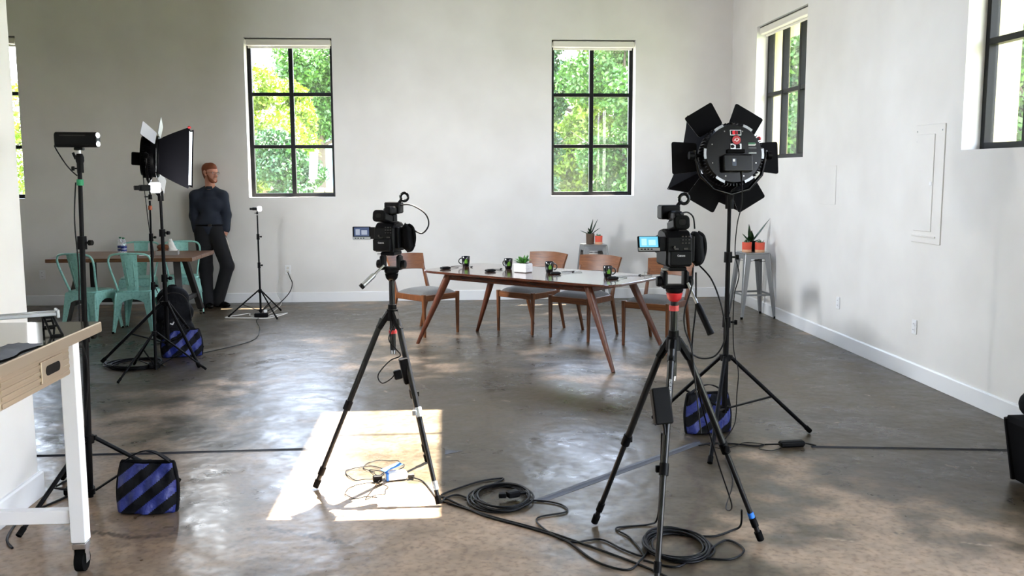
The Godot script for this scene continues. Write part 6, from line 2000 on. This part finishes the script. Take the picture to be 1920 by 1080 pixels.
	cable("thin cord curled beside the in-line power box", [V(1.70, y, 6.93), V(1.62, y, 6.98), V(1.56, y, 6.93), V(1.62, y, 6.85), V(1.52, y, 6.80), V(1.44, y, 6.86), V(1.34, y, 6.92), V(1.27, y, 6.83)], 0.0028, M.cable)
	cable("power cord hanging from the round studio light down its stand", [V(1.47, 1.70, 6.73), V(1.475, 1.5, 6.74), V(1.455, 1.36, 6.72), V(1.45, 1.18, 6.71), V(1.475, 1.05, 6.72), V(1.45, 0.9, 6.71), V(1.455, 0.6, 6.71), V(1.48, 0.45, 6.74), V(1.475, 0.3, 6.74), V(1.46, 0.12, 6.76), V(1.38, 0.02, 6.80)], 0.0034, M.cable, 8)
	cable("cord hanging from the softbox light down along its stand", [V(-2.985, 1.74, 3.85), V(-2.975, 1.5, 3.84), V(-2.96, 1.2, 3.82), V(-2.94, 0.98, 3.80), V(-2.96, 0.78, 3.82), V(-2.92, 0.62, 3.80)], 0.004, M.cable, 8)
	cable("black cord running down the stand of the twin spot light", [V(-2.158, 1.64, 7.54), V(-2.170, 1.45, 7.552), V(-2.166, 1.2, 7.548), V(-2.176, 0.9, 7.552), V(-2.15, 0.7, 7.55), V(-2.18, 0.4, 7.552)], 0.0034, M.cable, 8)
	# coil at the foot of the thin stand
	o = coil("black cable coil around the foot of the thin stand", V(-3.09, 0.001, 4.0), 0.24, 0.24, 6, 0.006, [V(0.15, y, 0.1), V(0.25, y, 0.05), V(0.3, y, 0.12)], 204)
	part(o, "connector", mb().box(V(0.22, 0.03, 0.16), V(0.10, 0.055, 0.07), 0.012, Basis(Vector3.UP, 0.3)), M.black)
	cable("thin dark cable leading from the sandbag to the power strip at the back wall", [V(-2.62, y, 3.5), V(-2.3, y, 2.9), V(-2.35, y, 2.2), V(-2.5, y, 1.6), V(-2.52, y, 1.36)], 0.004, M.cable, 8)
	# cables behind the workbench
	cable("black cable curling on the floor beside the white partition", [V(-2.45, y, 7.30), V(-2.36, 0.03, 7.20), V(-2.28, y, 7.30), V(-2.33, y, 7.48), V(-2.42, y, 7.75), V(-2.38, y, 8.02), V(-2.30, y, 8.15)], 0.006, M.cable)
	o = thing("power_strip", "black power strip at the foot of the twin spot light's stand", "power strip", V(-2.28, 0, 7.42), 0.1)
	part(o, "strip_body", mb().box(V(0, 0.021, 0), V(0.15, 0.04, 0.05), 0.008), M.black)
	part(o, "plug", mb().box(V(0.05, 0.055, 0), V(0.035, 0.04, 0.03), 0.006), M.black)
	# back wall: black cord from the outlet, white cords, power strip
	cable("black cord from the beige outlet down to the power strip at the slim stand", [V(-2.393, 0.40, 0.02), V(-2.36, 0.33, 0.05), V(-2.33, 0.25, 0.08), V(-2.36, 0.14, 0.2), V(-2.45, 0.04, 0.55), V(-2.52, 0.012, 0.9), V(-2.50, 0.012, 1.15)], 0.006, M.cable, 8)
	o = thing("power_strip", "black power strip on the floor under the slim light stand", "power strip", V(-2.51, 0, 1.26), 0.1)
	part(o, "strip_body", mb().box(V(0, 0.025, 0), V(0.16, 0.05, 0.06), 0.01), M.black)
	part(o, "plug", mb().box(V(0.05, 0.07, 0), V(0.04, 0.035, 0.03), 0.006), M.white_paint)
	var wc := mat(c8(222, 220, 216), 0.5)
	cable("white cord spread in a flat loop around the slim stand's feet", [V(-2.42, y, 1.24), V(-2.34, y, 1.10), V(-2.22, 0.03, 1.18), V(-2.40, y, 1.38), V(-2.62, y, 1.36), V(-2.86, y, 1.32), V(-2.92, y, 1.27), V(-2.76, y, 1.06), V(-2.70, y, 1.0), V(-2.66, y, 1.18), V(-2.60, y, 1.24)], 0.006, wc, 6)
	cable("thin white cord hanging from the beige outlet", [V(-2.40, 0.43, 0.02), V(-2.48, 0.36, 0.05), V(-2.53, 0.26, 0.06), V(-2.52, 0.14, 0.12), V(-2.42, 0.05, 0.4), V(-2.44, y, 0.8), V(-2.46, y, 1.1)], 0.0035, wc, 8)
